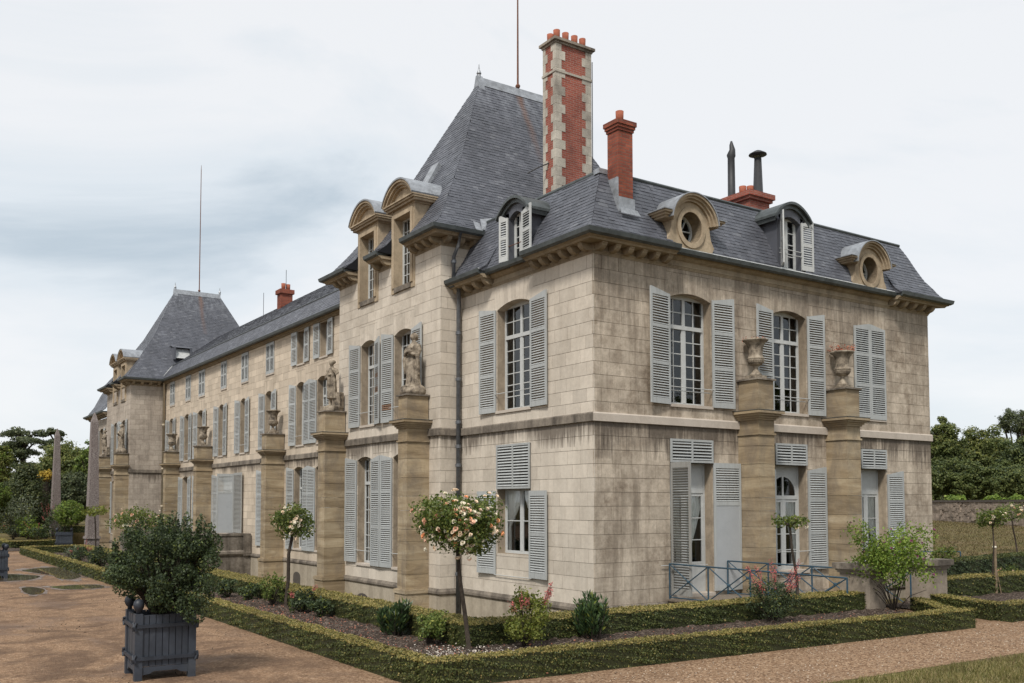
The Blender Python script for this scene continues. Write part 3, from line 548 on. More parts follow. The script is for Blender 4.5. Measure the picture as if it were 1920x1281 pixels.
shutter(FPv, 11.06, 1, 0.74, 4.60, 7.33, 3); shutter(FPv, 9.98, -1, 0.56, 4.60, 7.30, 12, rust=(12, 13, 14, 20, 21)); shutter(FPv, 8.72, 1, 0.68, 4.60, 7.34, 5, rust=(4, 5, 6)); shutter(FPv, 7.54, -1, 0.66, 4.60, 7.34, 3)
shutter(FPv, 11.26, 1, 0.78, 0.27, 3.63, 3); shutter(FPv, 10.2, -1, 0.72, 0.22, 3.62, 4); shutter(FPv, 8.76, 1, 0.70, 0.22, 3.62, 3); shutter(FPv, 7.70, -1, 0.6, 0.22, 3.62, 3)
# ---- long main range
M1 = [(18.50, 19.49), (20.87, 21.77), (24.77, 25.65), (28.41, 29.17), (31.86, 32.68), (35.51, 36.54), (38.27, 39.22), (41.69, 42.55)]
N1 = [(18.42, 19.24), (20.87, 21.71), (24.52, 25.54), (28.06, 29.04), (31.44, 32.34), (35.27, 36.36), (38.03, 39.01), (41.47, 42.46)]
G1 = [(18.55, 19.57), (20.95, 21.94), (24.8, 25.8), (35.4, 36.4), (38.28, 39.40), (41.7, 42.6)]
OM = [(a, b, 4.62, 7.30, 0.12) for a, b in M1]+[(a, b, 8.08, 9.48, 0) for a, b in N1]+[(a, b, 0.25, 3.70, 0.10) for a, b in G1]+[(29.97, 32.6, 0.70, 3.66, 0.12)]
UPM = UPC[:-1]+[7.9, 8.2, 8.5, 8.8, 9.1, 9.4, 9.6]
wall(FMn, PY1, FY0, [LO, UPM], OM, 'ashlar_main', 'long front wall of the main range', 0.58, seed=11)
for i, (a, b) in enumerate(M1):
    casement(FMn, a, b, 4.62, 7.30, 0.12, 6.52, 2, 6, 2)
    wl = 0.68; shutter(FMn, b+0.02, 1, wl, 4.62, 7.28, 3); shutter(FMn, a-0.02, -1, wl if i else 0.5, 4.62, 7.28, 4); rod(FMn, a-0.2, b+0.2, 5.0)
for i, (a, b) in enumerate(N1):
    casement(FMn, a, b, 8.08, 9.48, 0, None, 2, 4, 0)
    if i < 2: shutter(FMn, b+0.01, 1, 0.56, 8.07, 9.5, 3, 'half'); shutter(FMn, a-0.01, -1, 0.56, 8.07, 9.5, 4, 'half')
    else: shutter(FMn, a, 1, (b-a)/2-0.004, 8.07, 9.5, 0, 'half', d0=0.022); shutter(FMn, b, -1, (b-a)/2-0.004, 8.07, 9.5, 0, 'half', d0=0.022)
for i, (a, b) in enumerate(G1):
    casement(FMn, a, b, 0.25, 3.70, 0.1, 2.8, 2, 6, 2); shutter(FMn, b+0.02, 1, 0.72, 0.2, 3.70, 3); shutter(FMn, a-0.02, -1, 0.66, 0.2, 3.70, 3)
french_door(FMn, 29.97, 32.6, 0.70, 3.66, 2.9); shutter(FMn, 29.99, 1, 0.80, 0.70, 3.62, 82, 'door'); shutter(FMn, 29.95, -1, 1.45, 0.72, 3.66, 3, 'louvre', 'shutter_grey'); shutter(FMn, 32.65, 1, 0.8, 0.7, 3.66, 4)
# ---- far pavilion and the wing behind it
OF = [(44.75, 45.85, 4.63, 7.33, 0.13), (47.1, 48.1, 4.63, 7.33, 0.13), (47.4, 48.4, 0.25, 3.63, 0.1)]
wall(FFs, FX, MX, [LO, UPP], [], 'ashlar_far', 'grey-streaked return wall of the far pavilion', 0.58, seed=14)
wall(FFr, FY0, FY1, [LO, UPP], OF, 'ashlar_far', 'front wall of the far pavilion', 0.58, seed=15)
for o in OF: casement(FFr, o[0], o[1], o[2], o[3], o[4], o[2]+1.9 if o[2] > 4 else 2.8, 2, 6, 2); pair(FFr, o[0], o[1], o[2], o[3], 0.55)
FW2 = Fr((-0.55, 0, 0), (0, 1, 0), (-1, 0, 0))
wall(FW2, FY1, FY1+5.9, [LO, UPC], [(FY1+1.8, FY1+3.2, 4.57, 7.3, 0.13)], 'ashlar_far', 'front wall of the far wing', 0.58, seed=16); pair(FW2, FY1+1.8, FY1+3.2, 4.57, 7.3, 0.7)
# ---- ledges, plinths, basement walls
def ledge(fr, u0, u1, m0, m1, mat):
    c = MB().sweep(fr, u0, u1, [(-0.03, 4.03), (0.06, 4.03), (0.06, 4.205), (0.035, 4.238), (-0.03, 4.238)], m0, m1).build('string_course', [mat], chateau)
    MB().sweep(fr, u0, u1, [(-0.03, -0.37), (0.05, -0.37), (0.075, -0.33), (0.075, -0.27), (0.03, -0.2), (-0.03, -0.2)], m0, m1).build('plinth_moulding', ['dirty_ledge'], chateau)
    MB().sweep(fr, u0, u1, [(-0.1, -2.3), (0.03, -2.3), (0.03, -0.365), (-0.1, -0.365)], m0, m1).build('basement_wall', ['plinth_render'], chateau)
ledge(FRt, 0, X1, 1, 0.6, 'pale_band'); ledge(FLf, 0, PY0-0.06, 1, 0, 'dirty_ledge'); ledge(FPv, PY0, PY1, 1, 0, 'dirty_ledge'); ledge(FPs, PX, 0.0, 1, 0, 'dirty_ledge')
ledge(FMn, PY1, FY0-0.06, 0, 0, 'dirty_ledge'); ledge(FFs, FX, MX, 1, 0, 'dirty_ledge'); ledge(FFr, FY0, FY1, 1, 0, 'dirty_ledge'); ledge(FW2, FY1, FY1+5.9, 0, 0, 'dirty_ledge')
for fr, a, b, t in ((FMn, 21.05, 21.85, -0.72), (FPv, 10.3, 11.2, -0.68), (FMn, 24.5, 25.3, -0.72), (FPv, 7.7, 8.6, -0.68)):          # basement lights
    uc = (a+b)/2; arc = [(uc+(b-a)/2*math.cos(math.pi*k/8), t-0.2+0.2*math.sin(math.pi*k/8)) for k in range(9)]
    MB().prism(fr, [(a, -1.6), (b, -1.6)]+arc, 0.02, 0.034).build('basement_window', ['interior_dark'], chateau)
# ---- cornices
def cornice(fr, u0, u1, zf, m0=0, m1=0, big=True):
    if big:
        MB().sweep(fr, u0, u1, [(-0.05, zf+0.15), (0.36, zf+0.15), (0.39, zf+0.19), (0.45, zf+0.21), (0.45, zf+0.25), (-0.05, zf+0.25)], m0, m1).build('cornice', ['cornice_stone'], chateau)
        MB().sweep(fr, u0, u1, [(0.40, zf+0.25), (0.47, zf+0.22), (0.54, zf+0.26), (0.565, zf+0.36), (0.545, zf+0.37), (0.45, zf+0.34), (-0.05, zf+0.34)], m0, m1).build('gutter', ['gutter_zinc'], chateau)
        L = u1-u0+0.0; n = max(2, int(round(L/0.40)))
        for i in range(n):
            u = u0+0.12+(L-0.24)*i/(n-1); loc = tuple(fr.P(u, 0, zf))
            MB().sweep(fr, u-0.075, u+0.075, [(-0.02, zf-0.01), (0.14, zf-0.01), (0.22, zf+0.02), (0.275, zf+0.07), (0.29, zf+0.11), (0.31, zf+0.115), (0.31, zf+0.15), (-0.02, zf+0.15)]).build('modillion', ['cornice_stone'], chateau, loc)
    else:
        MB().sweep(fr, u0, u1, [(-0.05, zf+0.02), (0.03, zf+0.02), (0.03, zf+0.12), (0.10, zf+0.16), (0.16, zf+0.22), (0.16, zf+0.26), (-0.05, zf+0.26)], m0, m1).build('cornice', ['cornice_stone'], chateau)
        MB().sweep(fr, u0, u1, [(0.16, zf+0.25), (0.25, zf+0.21), (0.31, zf+0.25), (0.335, zf+0.345), (0.315, zf+0.355), (0.25, zf+0.34), (-0.05, zf+0.34)], m0, m1).build('gutter', ['gutter_zinc'], chateau)
def frieze(fr, u0, u1, zf, m0=0, m1=0):
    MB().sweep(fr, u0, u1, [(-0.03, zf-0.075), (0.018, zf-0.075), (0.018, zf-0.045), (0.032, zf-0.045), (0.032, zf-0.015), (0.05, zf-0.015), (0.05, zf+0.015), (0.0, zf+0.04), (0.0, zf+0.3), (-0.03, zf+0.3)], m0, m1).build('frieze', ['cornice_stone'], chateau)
ZW, ZP = 7.985, 9.42
frieze(FRt, 0, X1, ZW, 1, 1); frieze(FLf, 0, PY0-0.06, ZW, 1, 0)
cornice(FRt, 0, 2.3, ZW, 1, 0); cornice(FRt, 2.3, 11.2, ZW, 0, 0, False); cornice(FRt, 11.2, X1, ZW, 0, 1)
cornice(FLf, 0, 2.2, ZW, 1, 0); cornice(FLf, 2.2, 4.15, ZW, 0, 0, False); cornice(FLf, 4.15, PY0-0.01, ZW, 0, 0)
frieze(FPv, PY0, 7.38, ZP, 1, 0); frieze(FPv, 8.9, 9.79, ZP); frieze(FPv, 11.31, PY1, ZP); frieze(FPs, PX, 1.6, ZP, 1, 0)
cornice(FPv, PY0, 7.38, ZP, 1, 0); cornice(FPv, 8.9, 9.79, ZP); cornice(FPv, 11.31, PY1, ZP, 0, 1); cornice(FPs, PX, 0.45, ZP, 1, 0)
frieze(FFs, FX, MX, ZP, 1, 0); cornice(FFs, FX, MX-0.35, ZP, 1, 0); cornice(FFr, FY0, FY0+1.15, ZP, 1, 0); cornice(FFr, FY0+2.65, FY0+3.45, ZP); cornice(FFr, FY0+4.95, FY1, ZP, 0, 1); frieze(FFr, FY0, FY1, ZP, 1, 0)
cornice(FW2, FY1, FY1+5.9, ZW, 0, 1)
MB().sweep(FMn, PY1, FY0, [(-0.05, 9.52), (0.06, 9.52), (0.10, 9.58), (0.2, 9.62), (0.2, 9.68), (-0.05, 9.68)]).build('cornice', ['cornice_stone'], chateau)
MB().sweep(FMn, PY1, FY0, [(0.2, 9.66), (0.3, 9.62), (0.37, 9.66), (0.40, 9.76), (0.37, 9.77), (-0.05, 9.74)]).build('gutter', ['gutter_zinc'], chateau)
# ------------------------------------------------------------------ roofs
SLATES = []
def interp(tab, x):                                      # tab sorted by x
    if x <= tab[0][0]: return tab[0][1]
    for (a, b), (c, d_) in zip(tab, tab[1:]):
        if x <= c: return b+(d_-b)*(x-a)/(c-a)
    return tab[-1][1]
def slope(fr, prof, lim, roof, e=0.115, w=0.17, seed=1, skip=None):
    rr = random.Random(seed); S = [0.0]
    for (a, b), (c, d_) in zip(prof, prof[1:]): S.append(S[-1]+math.hypot(c-a, d_-b))
    def at(s):
        s = min(max(s, 0), S[-1])
        for i in range(len(S)-1):
            if s <= S[i+1]+1e-9:
                f = (s-S[i])/(S[i+1]-S[i]); a, b = prof[i]; c, d_ = prof[i+1]; L = S[i+1]-S[i]; return a+(c-a)*f, b+(d_-b)*f, ((d_-b)/L, (c-a)/L)
    n = int(S[-1]/e)
    for k in range(n+1):
        s0 = k*e; s1 = min(s0+e*1.25, S[-1])
        if s1-s0 < 0.02: continue
        i0, z0, nn = at(s0); i1, z1, _ = at(s1); l0, l1 = lim(z0), lim(z1)
        u = math.floor(min(l0[0], l1[0])/w)*w-(w/2 if k % 2 else 0)
        while u < max(l0[1], l1[1]):
            ww = w*rr.uniform(0.9, 1.1); a0, a1 = max(u+0.002, l0[0]), min(u+ww-0.002, l0[1]); b0, b1 = max(u+0.002, l1[0]), min(u+ww-0.002, l1[1]); u += ww
            if a1-a0 < 0.03 and b1-b0 < 0.03: continue
            if a1 < a0: a0 = a1 = (a0+a1)/2
            if b1 < b0: b0 = b1 = (b0+b1)/2
            if skip and skip((a0+a1)/2, z0): continue
            h0 = 0.014+rr.uniform(-0.003, 0.004); h1 = 0.003; dz = rr.uniform(-0.006, 0.006)
            B = lambda uu, i, z, h: fr.P(uu, -i+nn[0]*h, z+nn[1]*h)
            v = [B(a0, i0, z0+dz, h0), B(a1, i0, z0+dz, h0), B(b1, i1, z1, h1), B(b0, i1, z1, h1), B(a0, i0, z0+dz, h0-0.012), B(a1, i0, z0+dz, h0-0.012)]
            SLATES.append((v, roof, fr.flip))
def underlay(mb, fr, prof, lim):
    for (a, b), (c, d_) in zip(prof, prof[1:]):
        l0, l1 = lim(b), lim(d_); mb.add([fr.P(l0[0], -a-0.012, b-0.012), fr.P(l0[1], -a-0.012, b-0.012), fr.P(l1[1], -c-0.012, d_-0.012), fr.P(l1[0], -c-0.012, d_-0.012)], [(0, 1, 2, 3)], 0, fr.flip)
def roofpart(name, jobs, label, extra=None, **kw):
    mb = MB()
    for j in jobs: underlay(mb, *j[:3])
    if extra: extra(mb)
    r = mb.build(name, ['slate_underlay', 'slate'], chateau); r['label'] = label
    for i, j in enumerate(jobs): slope(j[0], j[1], j[2], r, seed=20+i, **kw)
    return r
ZT = 10.12
PR = [(-0.5, 8.31), (-0.28, 8.47), (-0.12, 8.73), (0.07, 9.02), (0.27, 9.48), (0.40, 9.79), (0.56, ZT)]
PRm = [(-0.29, 8.31), (-0.2, 8.5), (-0.08, 8.75)]+PR[3:]
PLc = [(-0.5, 8.31), (-0.26, 8.47), (-0.09, 8.73), (0.11, 9.02), (0.35, 9.48), (0.51, 9.79), (0.70, ZT)]
PLm = [(-0.29, 8.31), (-0.19, 8.5), (-0.06, 8.75)]+PLc[3:]
zR = [(z, i) for i, z in PR]; zL = [(z, i) for i, z in PLc]
iR = lambda z: interp(zR, z); iL = lambda z: interp(zL, z)
FEd = Fr((X1, 0, 0), (0, 1, 0), (1, 0, 0))
def wtop(mb):                                            # shallow upper roof behind the break
    a, b, c, d_ = (0.70, 0.56, ZT), (X1-0.56, 0.56, ZT), (X1-0.56, 5.9, ZT), (0.70, 5.9, ZT); m1, m2 = (4.0, 3.2, 10.55), (X1-3.2, 3.2, 10.55)
    mb.add([a, b, c, d_, m1, m2], [(0, 1, 5, 4), (1, 2, 5), (2, 3, 4, 5), (3, 0, 4)], 1)
def cut(prof, zc):                                       # the part of a roof profile above zc
    i = 0
    while prof[i+1][1] <= zc: i += 1
    (a, b), (c, d_) = prof[i], prof[i+1]; return [(a+(c-a)*(zc-b)/(d_-b), zc)]+prof[i+1:]
def zoned(fr, prof, ua, ub, holes):                      # leave room for the dormers
    jobs = []; u = ua
    for h0, h1, zc in holes:
        if h0 > u: jobs.append((fr, prof, lambda z, a=u, b=h0: (a, b)))
        jobs.append((fr, cut(prof, zc), lambda z, a=h0, b=h1: (a, b))); u = h1
    if ub > u: jobs.append((fr, prof, lambda z, a=u, b=ub: (a, b)))
    return jobs
roofpart('roof', [(FRt, PR, lambda z: (iL(z), 2.24))]+zoned(FRt, PRm, 2.24, 11.16, [(2.24, 3.46, 9.3), (6.15, 7.21, 9.86), (9.34, 10.56, 9.25)])+[(FRt, PR, lambda z: (11.16, X1-iR(z))),
                  (FLf, PLc, lambda z: (iR(z), 2.24))]+zoned(FLf, PLm, 2.24, 4.12, [(2.36, 3.38, 9.62)])+[(FLf, PLc, lambda z: (4.12, 5.97)), (FEd, PR, lambda z: (iR(z), 5.9))],
         'steep slate mansard roof of the near wing', wtop, e=0.112, w=0.165)
for fr, u, s_ in ((FRt, 2.32, 1), (FRt, 11.18, -1), (FLf, 2.22, 1), (FLf, 4.14, -1)):     # cheeks where the flared eaves stop
    MB().prism(Fr(fr.P(u, 0, 0), fr.N, fr.U), [(0.5, 8.30), (0.27, 8.31), (0.18, 8.52), (-0.05, 9.0), (0.12, 8.72), (0.28, 8.47)], -0.012, 0.012).build('eaves_cheek', ['slate'], chateau)
for fr, u0, u1 in ((FRt, -0.3, 2.3), (FRt, 2.34, 11.2), (FLf, 4.2, 5.85)):                      # pale zinc strip behind the gutter
    o = 0.0 if u1 > 5 and u0 > 2 and fr is FRt else 0.2
    mb = MB(); mb.sweep(fr, u0, u1, [(0.30+o, 8.325), (0.31+o, 8.34), (0.255+o, 8.385), (0.245+o, 8.37)]); mb.build('flashing', ['white_zinc'], chateau)
MB().tube([(0.70, 5.6, ZT+0.02), (0.70, 0.56, ZT+0.03), (X1-0.56, 0.56, ZT+0.02)], 0.045, 6).build('ridge_roll', ['gutter_zinc'], chateau)
MB().wbox(0.62, 0.9, 0.5, 0.72, ZT-0.05, ZT+0.07).build('hip_cap', ['lead_sheet'], chateau)
# tall pyramid roofs
PT = [(-0.5, 9.75), (-0.17, 10.01), (0.1, 10.36), (0.3, 10.62), (1.82, 12.98), (3.42, 16.2)]
zT = [(z, i) for i, z in PT]; iT = lambda z: interp(zT, z)
def tall_roof(x0, y0, fF, fS, label, lead):
    y1 = y0+(PY1-PY0); xb = x0+9.74; fN = Fr((0, y1, 0), (1, 0, 0), (0, 1, 0)); fB = Fr((xb, 0, 0), (0, 1, 0), (1, 0, 0))
    def ex(mb):
        for f, lim in ((fN, lambda z: (x0+iT(z), xb-iT(z))), (fB, lambda z: (y0+iT(z), y1-iT(z)))):
            for (a, b), (c, d_) in zip(PT, PT[1:]):
                l0, l1 = lim(b), lim(d_); mb.add([f.P(l0[0], -a, b), f.P(l0[1], -a, b), f.P(l1[1], -c, d_), f.P(l1[0], -c, d_)], [(0, 1, 2, 3)], 1)
    dz = (8.14-PY0, 10.55-PY0) if lead else (1.9, 4.2); h = 0.72; lo = [p for p in PT if p[1] < 11.0]+[(iT(11.0), 11.0)]; e_ = [y0+dz[0]-h, y0+dz[0]+h, y0+dz[1]-h, y0+dz[1]+h]
    fj = [(fF, lo, lambda z: (y0+iT(z), e_[0])), (fF, lo, lambda z: (e_[1], e_[2])), (fF, lo, lambda z: (e_[3], y1-iT(z))), (fF, cut(PT, 11.0), lambda z: (y0+iT(z), y1-iT(z)))]
    r = roofpart('roof', fj+[(fS, PT, lambda z: (x0+iT(z), xb-iT(z)))], label, ex, e=0.125, w=0.19)
    for yy_ in e_:
        MB().prism(Fr(fF.P(yy_, 0, 0), fF.N, fF.U), [(-i_, z_) for i_, z_ in lo]+[(-0.9, 11.0), (-0.3, 9.7)], -0.012, 0.012).build('eaves_cheek', ['slate_underlay'], r)
    ym = (y0+y1)/2; xa, xc = x0+3.42, xb-3.42; c = MB()
    c.sweep(Fr((0, ym, 0), (1, 0, 0), (0, -1, 0)), xa-0.05, xc+0.05, [(0.12, 15.98), (0.15, 16.0), (0.07, 16.2), (0.03, 16.32), (-0.03, 16.32), (-0.07, 16.2), (-0.15, 16.0), (-0.12, 15.98)])
    c.prism(Fr((xa, 0, 0), (0, 1, 0), (-1, 0, 0)), [(ym-0.2, 15.85), (ym+0.2, 15.85), (ym+0.04, 16.35), (ym-0.04, 16.35)], -0.1, 0.12)
    c.build('ridge_cap', ['lead_sheet'], r)
    for xx in (xa-0.02, xc+0.02): MB().lathe((xx, ym, 16.28), [(0.07, 0), (0.06, 0.12), (0.085, 0.16), (0.03, 0.3), (0.012, 0.48)], 10).build('finial', ['lead_sheet'], r)
    rodm = MB(); rx = xa+1.55; rodm.tube([(rx, ym, 16.2), (rx, ym, 20.5 if lead else 24.6), (rx, ym, 21.5 if lead else 25.0)], [0.035, 0.022, 0.008], 6); rodm.lathe((rx, ym, 16.35), [(0.07, 0), (0.09, 0.06), (0.05, 0.12)], 8)
    rodm.build('lightning_rod', ['rust_iron'], r)
    # rust run below the rod
    z = 16.0; pr_ = []
    for k in range(14):
        zz = 16.05-k*0.2; ii = iT(zz); wd = 0.22-0.008*k; pr_.append((rx-0.12*(0.25*k/4)+0.06*math.sin(k), ii, zz, wd))
    return r
tall_roof(PX, PY0, FPv, FPs, 'tall steep slate pavilion roof beside the big chimney', True)
tall_roof(FX, FY0, FFr, FFs, 'tall steep slate roof of the far pavilion', False)
PM1 = [(-0.36, 9.76), (-0.15, 10.06), (0.12, 10.38), (0.42, 10.72)]; PM2 = [(0.42, 10.73), (3.7, 13.12)]
lm = lambda z: (PY1-1, FY0+max(0.0, iT(z)) if z > 9.8 else FY0)
mr = roofpart('roof', [(FMn, PM1, lm), (FMn, PM2, lm)], 'long slate roof of the main range', lambda mb: mb.add([(MX+3.7, PY1-1, 13.12), (MX+3.7, FY0+3, 13.12), (9.5, FY0+3, 10.5), (9.5, PY1-1, 10.5)], [(0, 1, 2, 3)], 1), e=0.14, w=0.2)
MB().tube([(MX+0.42, PY1, 10.745), (MX+0.42, FY0+0.6, 10.745)], 0.035, 6).build('roof_roll', ['gutter_zinc'], mr)
vm = MB()
for (a, b), (c, d_) in zip(PM1, PM1[1:]): vm.add([(MX+a, lm(b)[1]-0.3, b+0.03), (MX+a, lm(b)[1]+0.05, b+0.03), (MX+c, lm(d_)[1]+0.05, d_+0.03), (MX+c, lm(d_)[1]-0.3, d_+0.03)], [(0, 1, 2, 3)])
vm.build('valley_flashing', ['white_zinc'], mr)
lw = lambda z: (FY1, FY1+5.9-iR(z))
roofpart('roof', [(Fr((-0.55, 0, 0), (0, 1, 0), (-1, 0, 0)), PR, lw)], 'slate roof of the far wing', None, e=0.14, w=0.2)
# skylights and lead details
sk = MB(); fz = [(9.25, 12.05), (9.55, 12.05), (9.55, 12.75), (9.25, 12.75)]
def onroof(y, z, h): i = iT(z); return (PX+i-0.85*h, y, z+0.5*h)
q = [onroof(8.85, 12.1, 0.09), onroof(9.35, 12.1, 0.09), onroof(9.35, 12.85, 0.16), onroof(8.85, 12.85, 0.16)]; q2 = [onroof(8.85, 12.1, -0.1), onroof(9.35, 12.1, -0.1), onroof(9.35, 12.85, -0.1), onroof(8.85, 12.85, -0.1)]
sk.add(q+q2, [(0, 1, 2, 3), (0, 4, 5, 1), (1, 5, 6, 2), (2, 6, 7, 3), (3, 7, 4, 0)]); sk.build('skylight', ['lead_sheet'], chateau)
yy = lambda z: FY0+iT(z)
MB().add([(2.0, yy(11.3)-0.35, 11.3), (2.9, yy(11.3)-0.35, 11.3), (2.9, yy(11.9)-0.35, 11.95), (2.0, yy(11.9)-0.35, 11.95)], [(0, 1, 2, 3)]).build('skylight', ['white_zinc'], chateau)
dm = MB(); dm.add([(1.85, yy(11.9)-0.65, 11.98), (3.05, yy(11.9)-0.65, 11.98), (3.05, yy(12.4), 12.25), (1.85, yy(12.4), 12.25)], [(0, 1, 2, 3)]); dm.wbox(1.9, 2.0, yy(11.3)-0.4, yy(12.1), 11.2, 12.0); dm.wbox(2.9, 3.0, yy(11.3)-0.4, yy(12.1), 11.2, 12.0); dm.build('skylight_hood', ['slate'], chateau)
st = MB(); st.add([(0.42, 5.45, 9.85), (0.85, 5.5, 9.9), (1.0, 5.75, 10.35), (0.55, 5.75, 10.25)], [(0, 1, 2, 3)]); st.add([(0.2, 5.42, 9.82), (0.45, 5.42, 9.8), (0.5, 5.7, 10.1), (0.28, 5.7, 10.14)], [(0, 1, 2, 3)]); st.build('valley_flashing', ['lead_sheet'], chateau)
# ---- stone dormers of the pavilions
def stone_dormer(fr, uc, hw, z0, z1, hb, zc, hp, apex, win=True):
    m = MB(); f = 0.03
    for s_ in (-1, 1):
        a, b = sorted((uc+s_*hw, uc+s_*hb)); m.box(fr, a, b, -1.0, f, z0-0.16, zc)
    m.box(fr, uc-hw, uc+hw, -1.0, f, z1, zc)
    for s_ in (-1, 1): a, b = sorted((uc+s_*hw, uc+s_*(hw+0.13))); m.box(fr, a, b, f+0.001, f+0.035, z0, z1+0.13)
    m.box(fr, uc-hw, uc+hw, f+0.001, f+0.034, z1+0.001, z1+0.129)
    for s_ in (-1, 1): a, b = sorted((uc+s_*(hb-0.16), uc+s_*(hb+0.05))); m.box(fr, a, b, -0.5, f+0.02, z1+0.2, zc-0.001)       # ears under the pediment
    dm_ = m.build('dormer', ['dormer_stone'], chateau)
    c = MB(); c.box(fr, uc-hp+0.06, uc+hp-0.06, -1.1, 0.13, zc, zc+0.07); c.box(fr, uc-hp+0.02, uc+hp-0.02, -1.15, 0.19, zc+0.07, zc+0.13); c.box(fr, uc-hp, uc+hp, -1.15, 0.23, zc+0.13, zc+0.17)
    zb = zc+0.17; H = apex-zb; R = (hp*hp+H*H)/(2*H); cz = apex-R; t0 = math.asin(hp/R)
    P = lambda r, k: (uc+r*math.sin(-t0+2*t0*k/18), cz+r*math.cos(-t0+2*t0*k/18))
    ar = lambda r: [(u, max(z, zb-0.001)) for u, z in (P(r, k) for k in range(19))]
    c.ringprism(fr, ar(R), ar(R-0.07), -1.1, 0.24); c.ringprism(fr, ar(R-0.07), ar(R-0.15), -1.1, 0.18); c.ringprism(fr, ar(R-0.15), ar(R-0.21), -1.1, 0.10)
    ti = ar(R-0.2); c.prism(fr, [(uc+hp-0.25, zb-0.01), (uc-hp+0.25, zb-0.01)][::-1]+[p for p in ti[::-1]], -0.9, 0.02)
    c.build('pediment', ['dormer_stone'], dm_)
    MB().ringprism(fr, [(u, z+0.03) for u, z in ar(R+0.02)], ar(R), -1.6, 0.27).build('dormer_roof', ['lead_sheet'], dm_)
    MB().box(fr, uc-hw+0.003, uc+hw-0.003, -0.5, 0.06, z0-0.15, z0).build('sill', ['dirty_ledge'], dm_)
    if win: casement(fr, uc-hw, uc+hw, z0, z1, 0, None, 2, 6, 0, d=-0.25, sill=False)
stone_dormer(FPv, 8.14, 0.52, 8.64, 10.75, 0.74, 11.0, 0.98, 11.78); stone_dormer(FPv, 10.55, 0.51, 8.64, 10.75, 0.74, 11.0, 0.98, 11.78)
stone_dormer(FFr, FY0+1.9, 0.5, 8.64, 10.75, 0.74, 11.0, 0.95, 11.75); stone_dormer(FFr, FY0+4.2, 0.5, 8.64, 10.75, 0.74, 11.0, 0.95, 11.75)
# ---- timber dormers with shutters
def wood_dormer(fr, uc, hw, z0, z1, hb, apex, angs, ws):
    m = MB()
    for s_ in (-1, 1): a, b = sorted((uc+s_*hw, uc+s_*hb)); m.box(fr, a, b, -0.9, 0.05, z0-0.15, z1)
    n = 12; top = [(uc-hb+2*hb*k/n, z1+(apex-0.14-z1)*math.sin(math.pi*k/n)) for k in range(n+1)]; bot = [(uc-hw+2*hw*k/n, z1-0.16+0.14*math.sin(math.pi*k/n)) for k in range(n+1)]
    m.ringprism(fr, top, bot, -0.9, 0.05); dm_ = m.build('dormer', ['slate'], chateau)
    e0 = [(uc-hb-0.2+2*(hb+0.2)*k/16, z1-0.06+(apex-z1+0.06)*math.sin(math.pi*k/16)**0.8) for k in range(17)]; e1 = [(u, z-0.07) for u, z in e0]; e2 = [(uc+(u-uc)*0.93, z-0.17) for u, z in e0]
    h = MB(); h.ringprism(fr, e0, e1, -0.95, 0.20); h.ringprism(fr, [(uc+(u-uc)*0.96, z-0.069) for u, z in e0], e2, -0.9, 0.12); h.build('dormer_hood', ['gutter_zinc'], dm_)
    casement(fr, uc-hw, uc+hw, z0, z1-0.03, 0, None, 1, 4, 0, d=-0.12, sill=False)
    shutter(fr, uc-hw-0.01, -1, ws[0], z0+0.02, z1-0.02, angs[0], 'full', 'window_paint', 0.075); shutter(fr, uc+hw+0.01, 1, ws[1], z0+0.02, z1-0.02, angs[1], 'full', 'window_paint', 0.075)
FLd = Fr(FLf.P(0, 0.14, 0), FLf.U, FLf.N); FRd = Fr(FRt.P(0, 0.14, 0), FRt.U, FRt.N)
wood_dormer(FLd, 2.87, 0.30, 8.36, 9.62, 0.52, 9.97, (8, 10), (0.50, 0.33)); rod(FLd, 2.55, 3.2, 8.75, 0.06, 'rust_iron')
wood_dormer(FRd, 6.68, 0.40, 8.42, 9.86, 0.54, 10.22, (48, 4), (0.44, 0.46)); rod(FRd, 6.2, 7.15, 8.92, 0.08); rod(FRd, 6.2, 7.15, 8.80, 0.08)
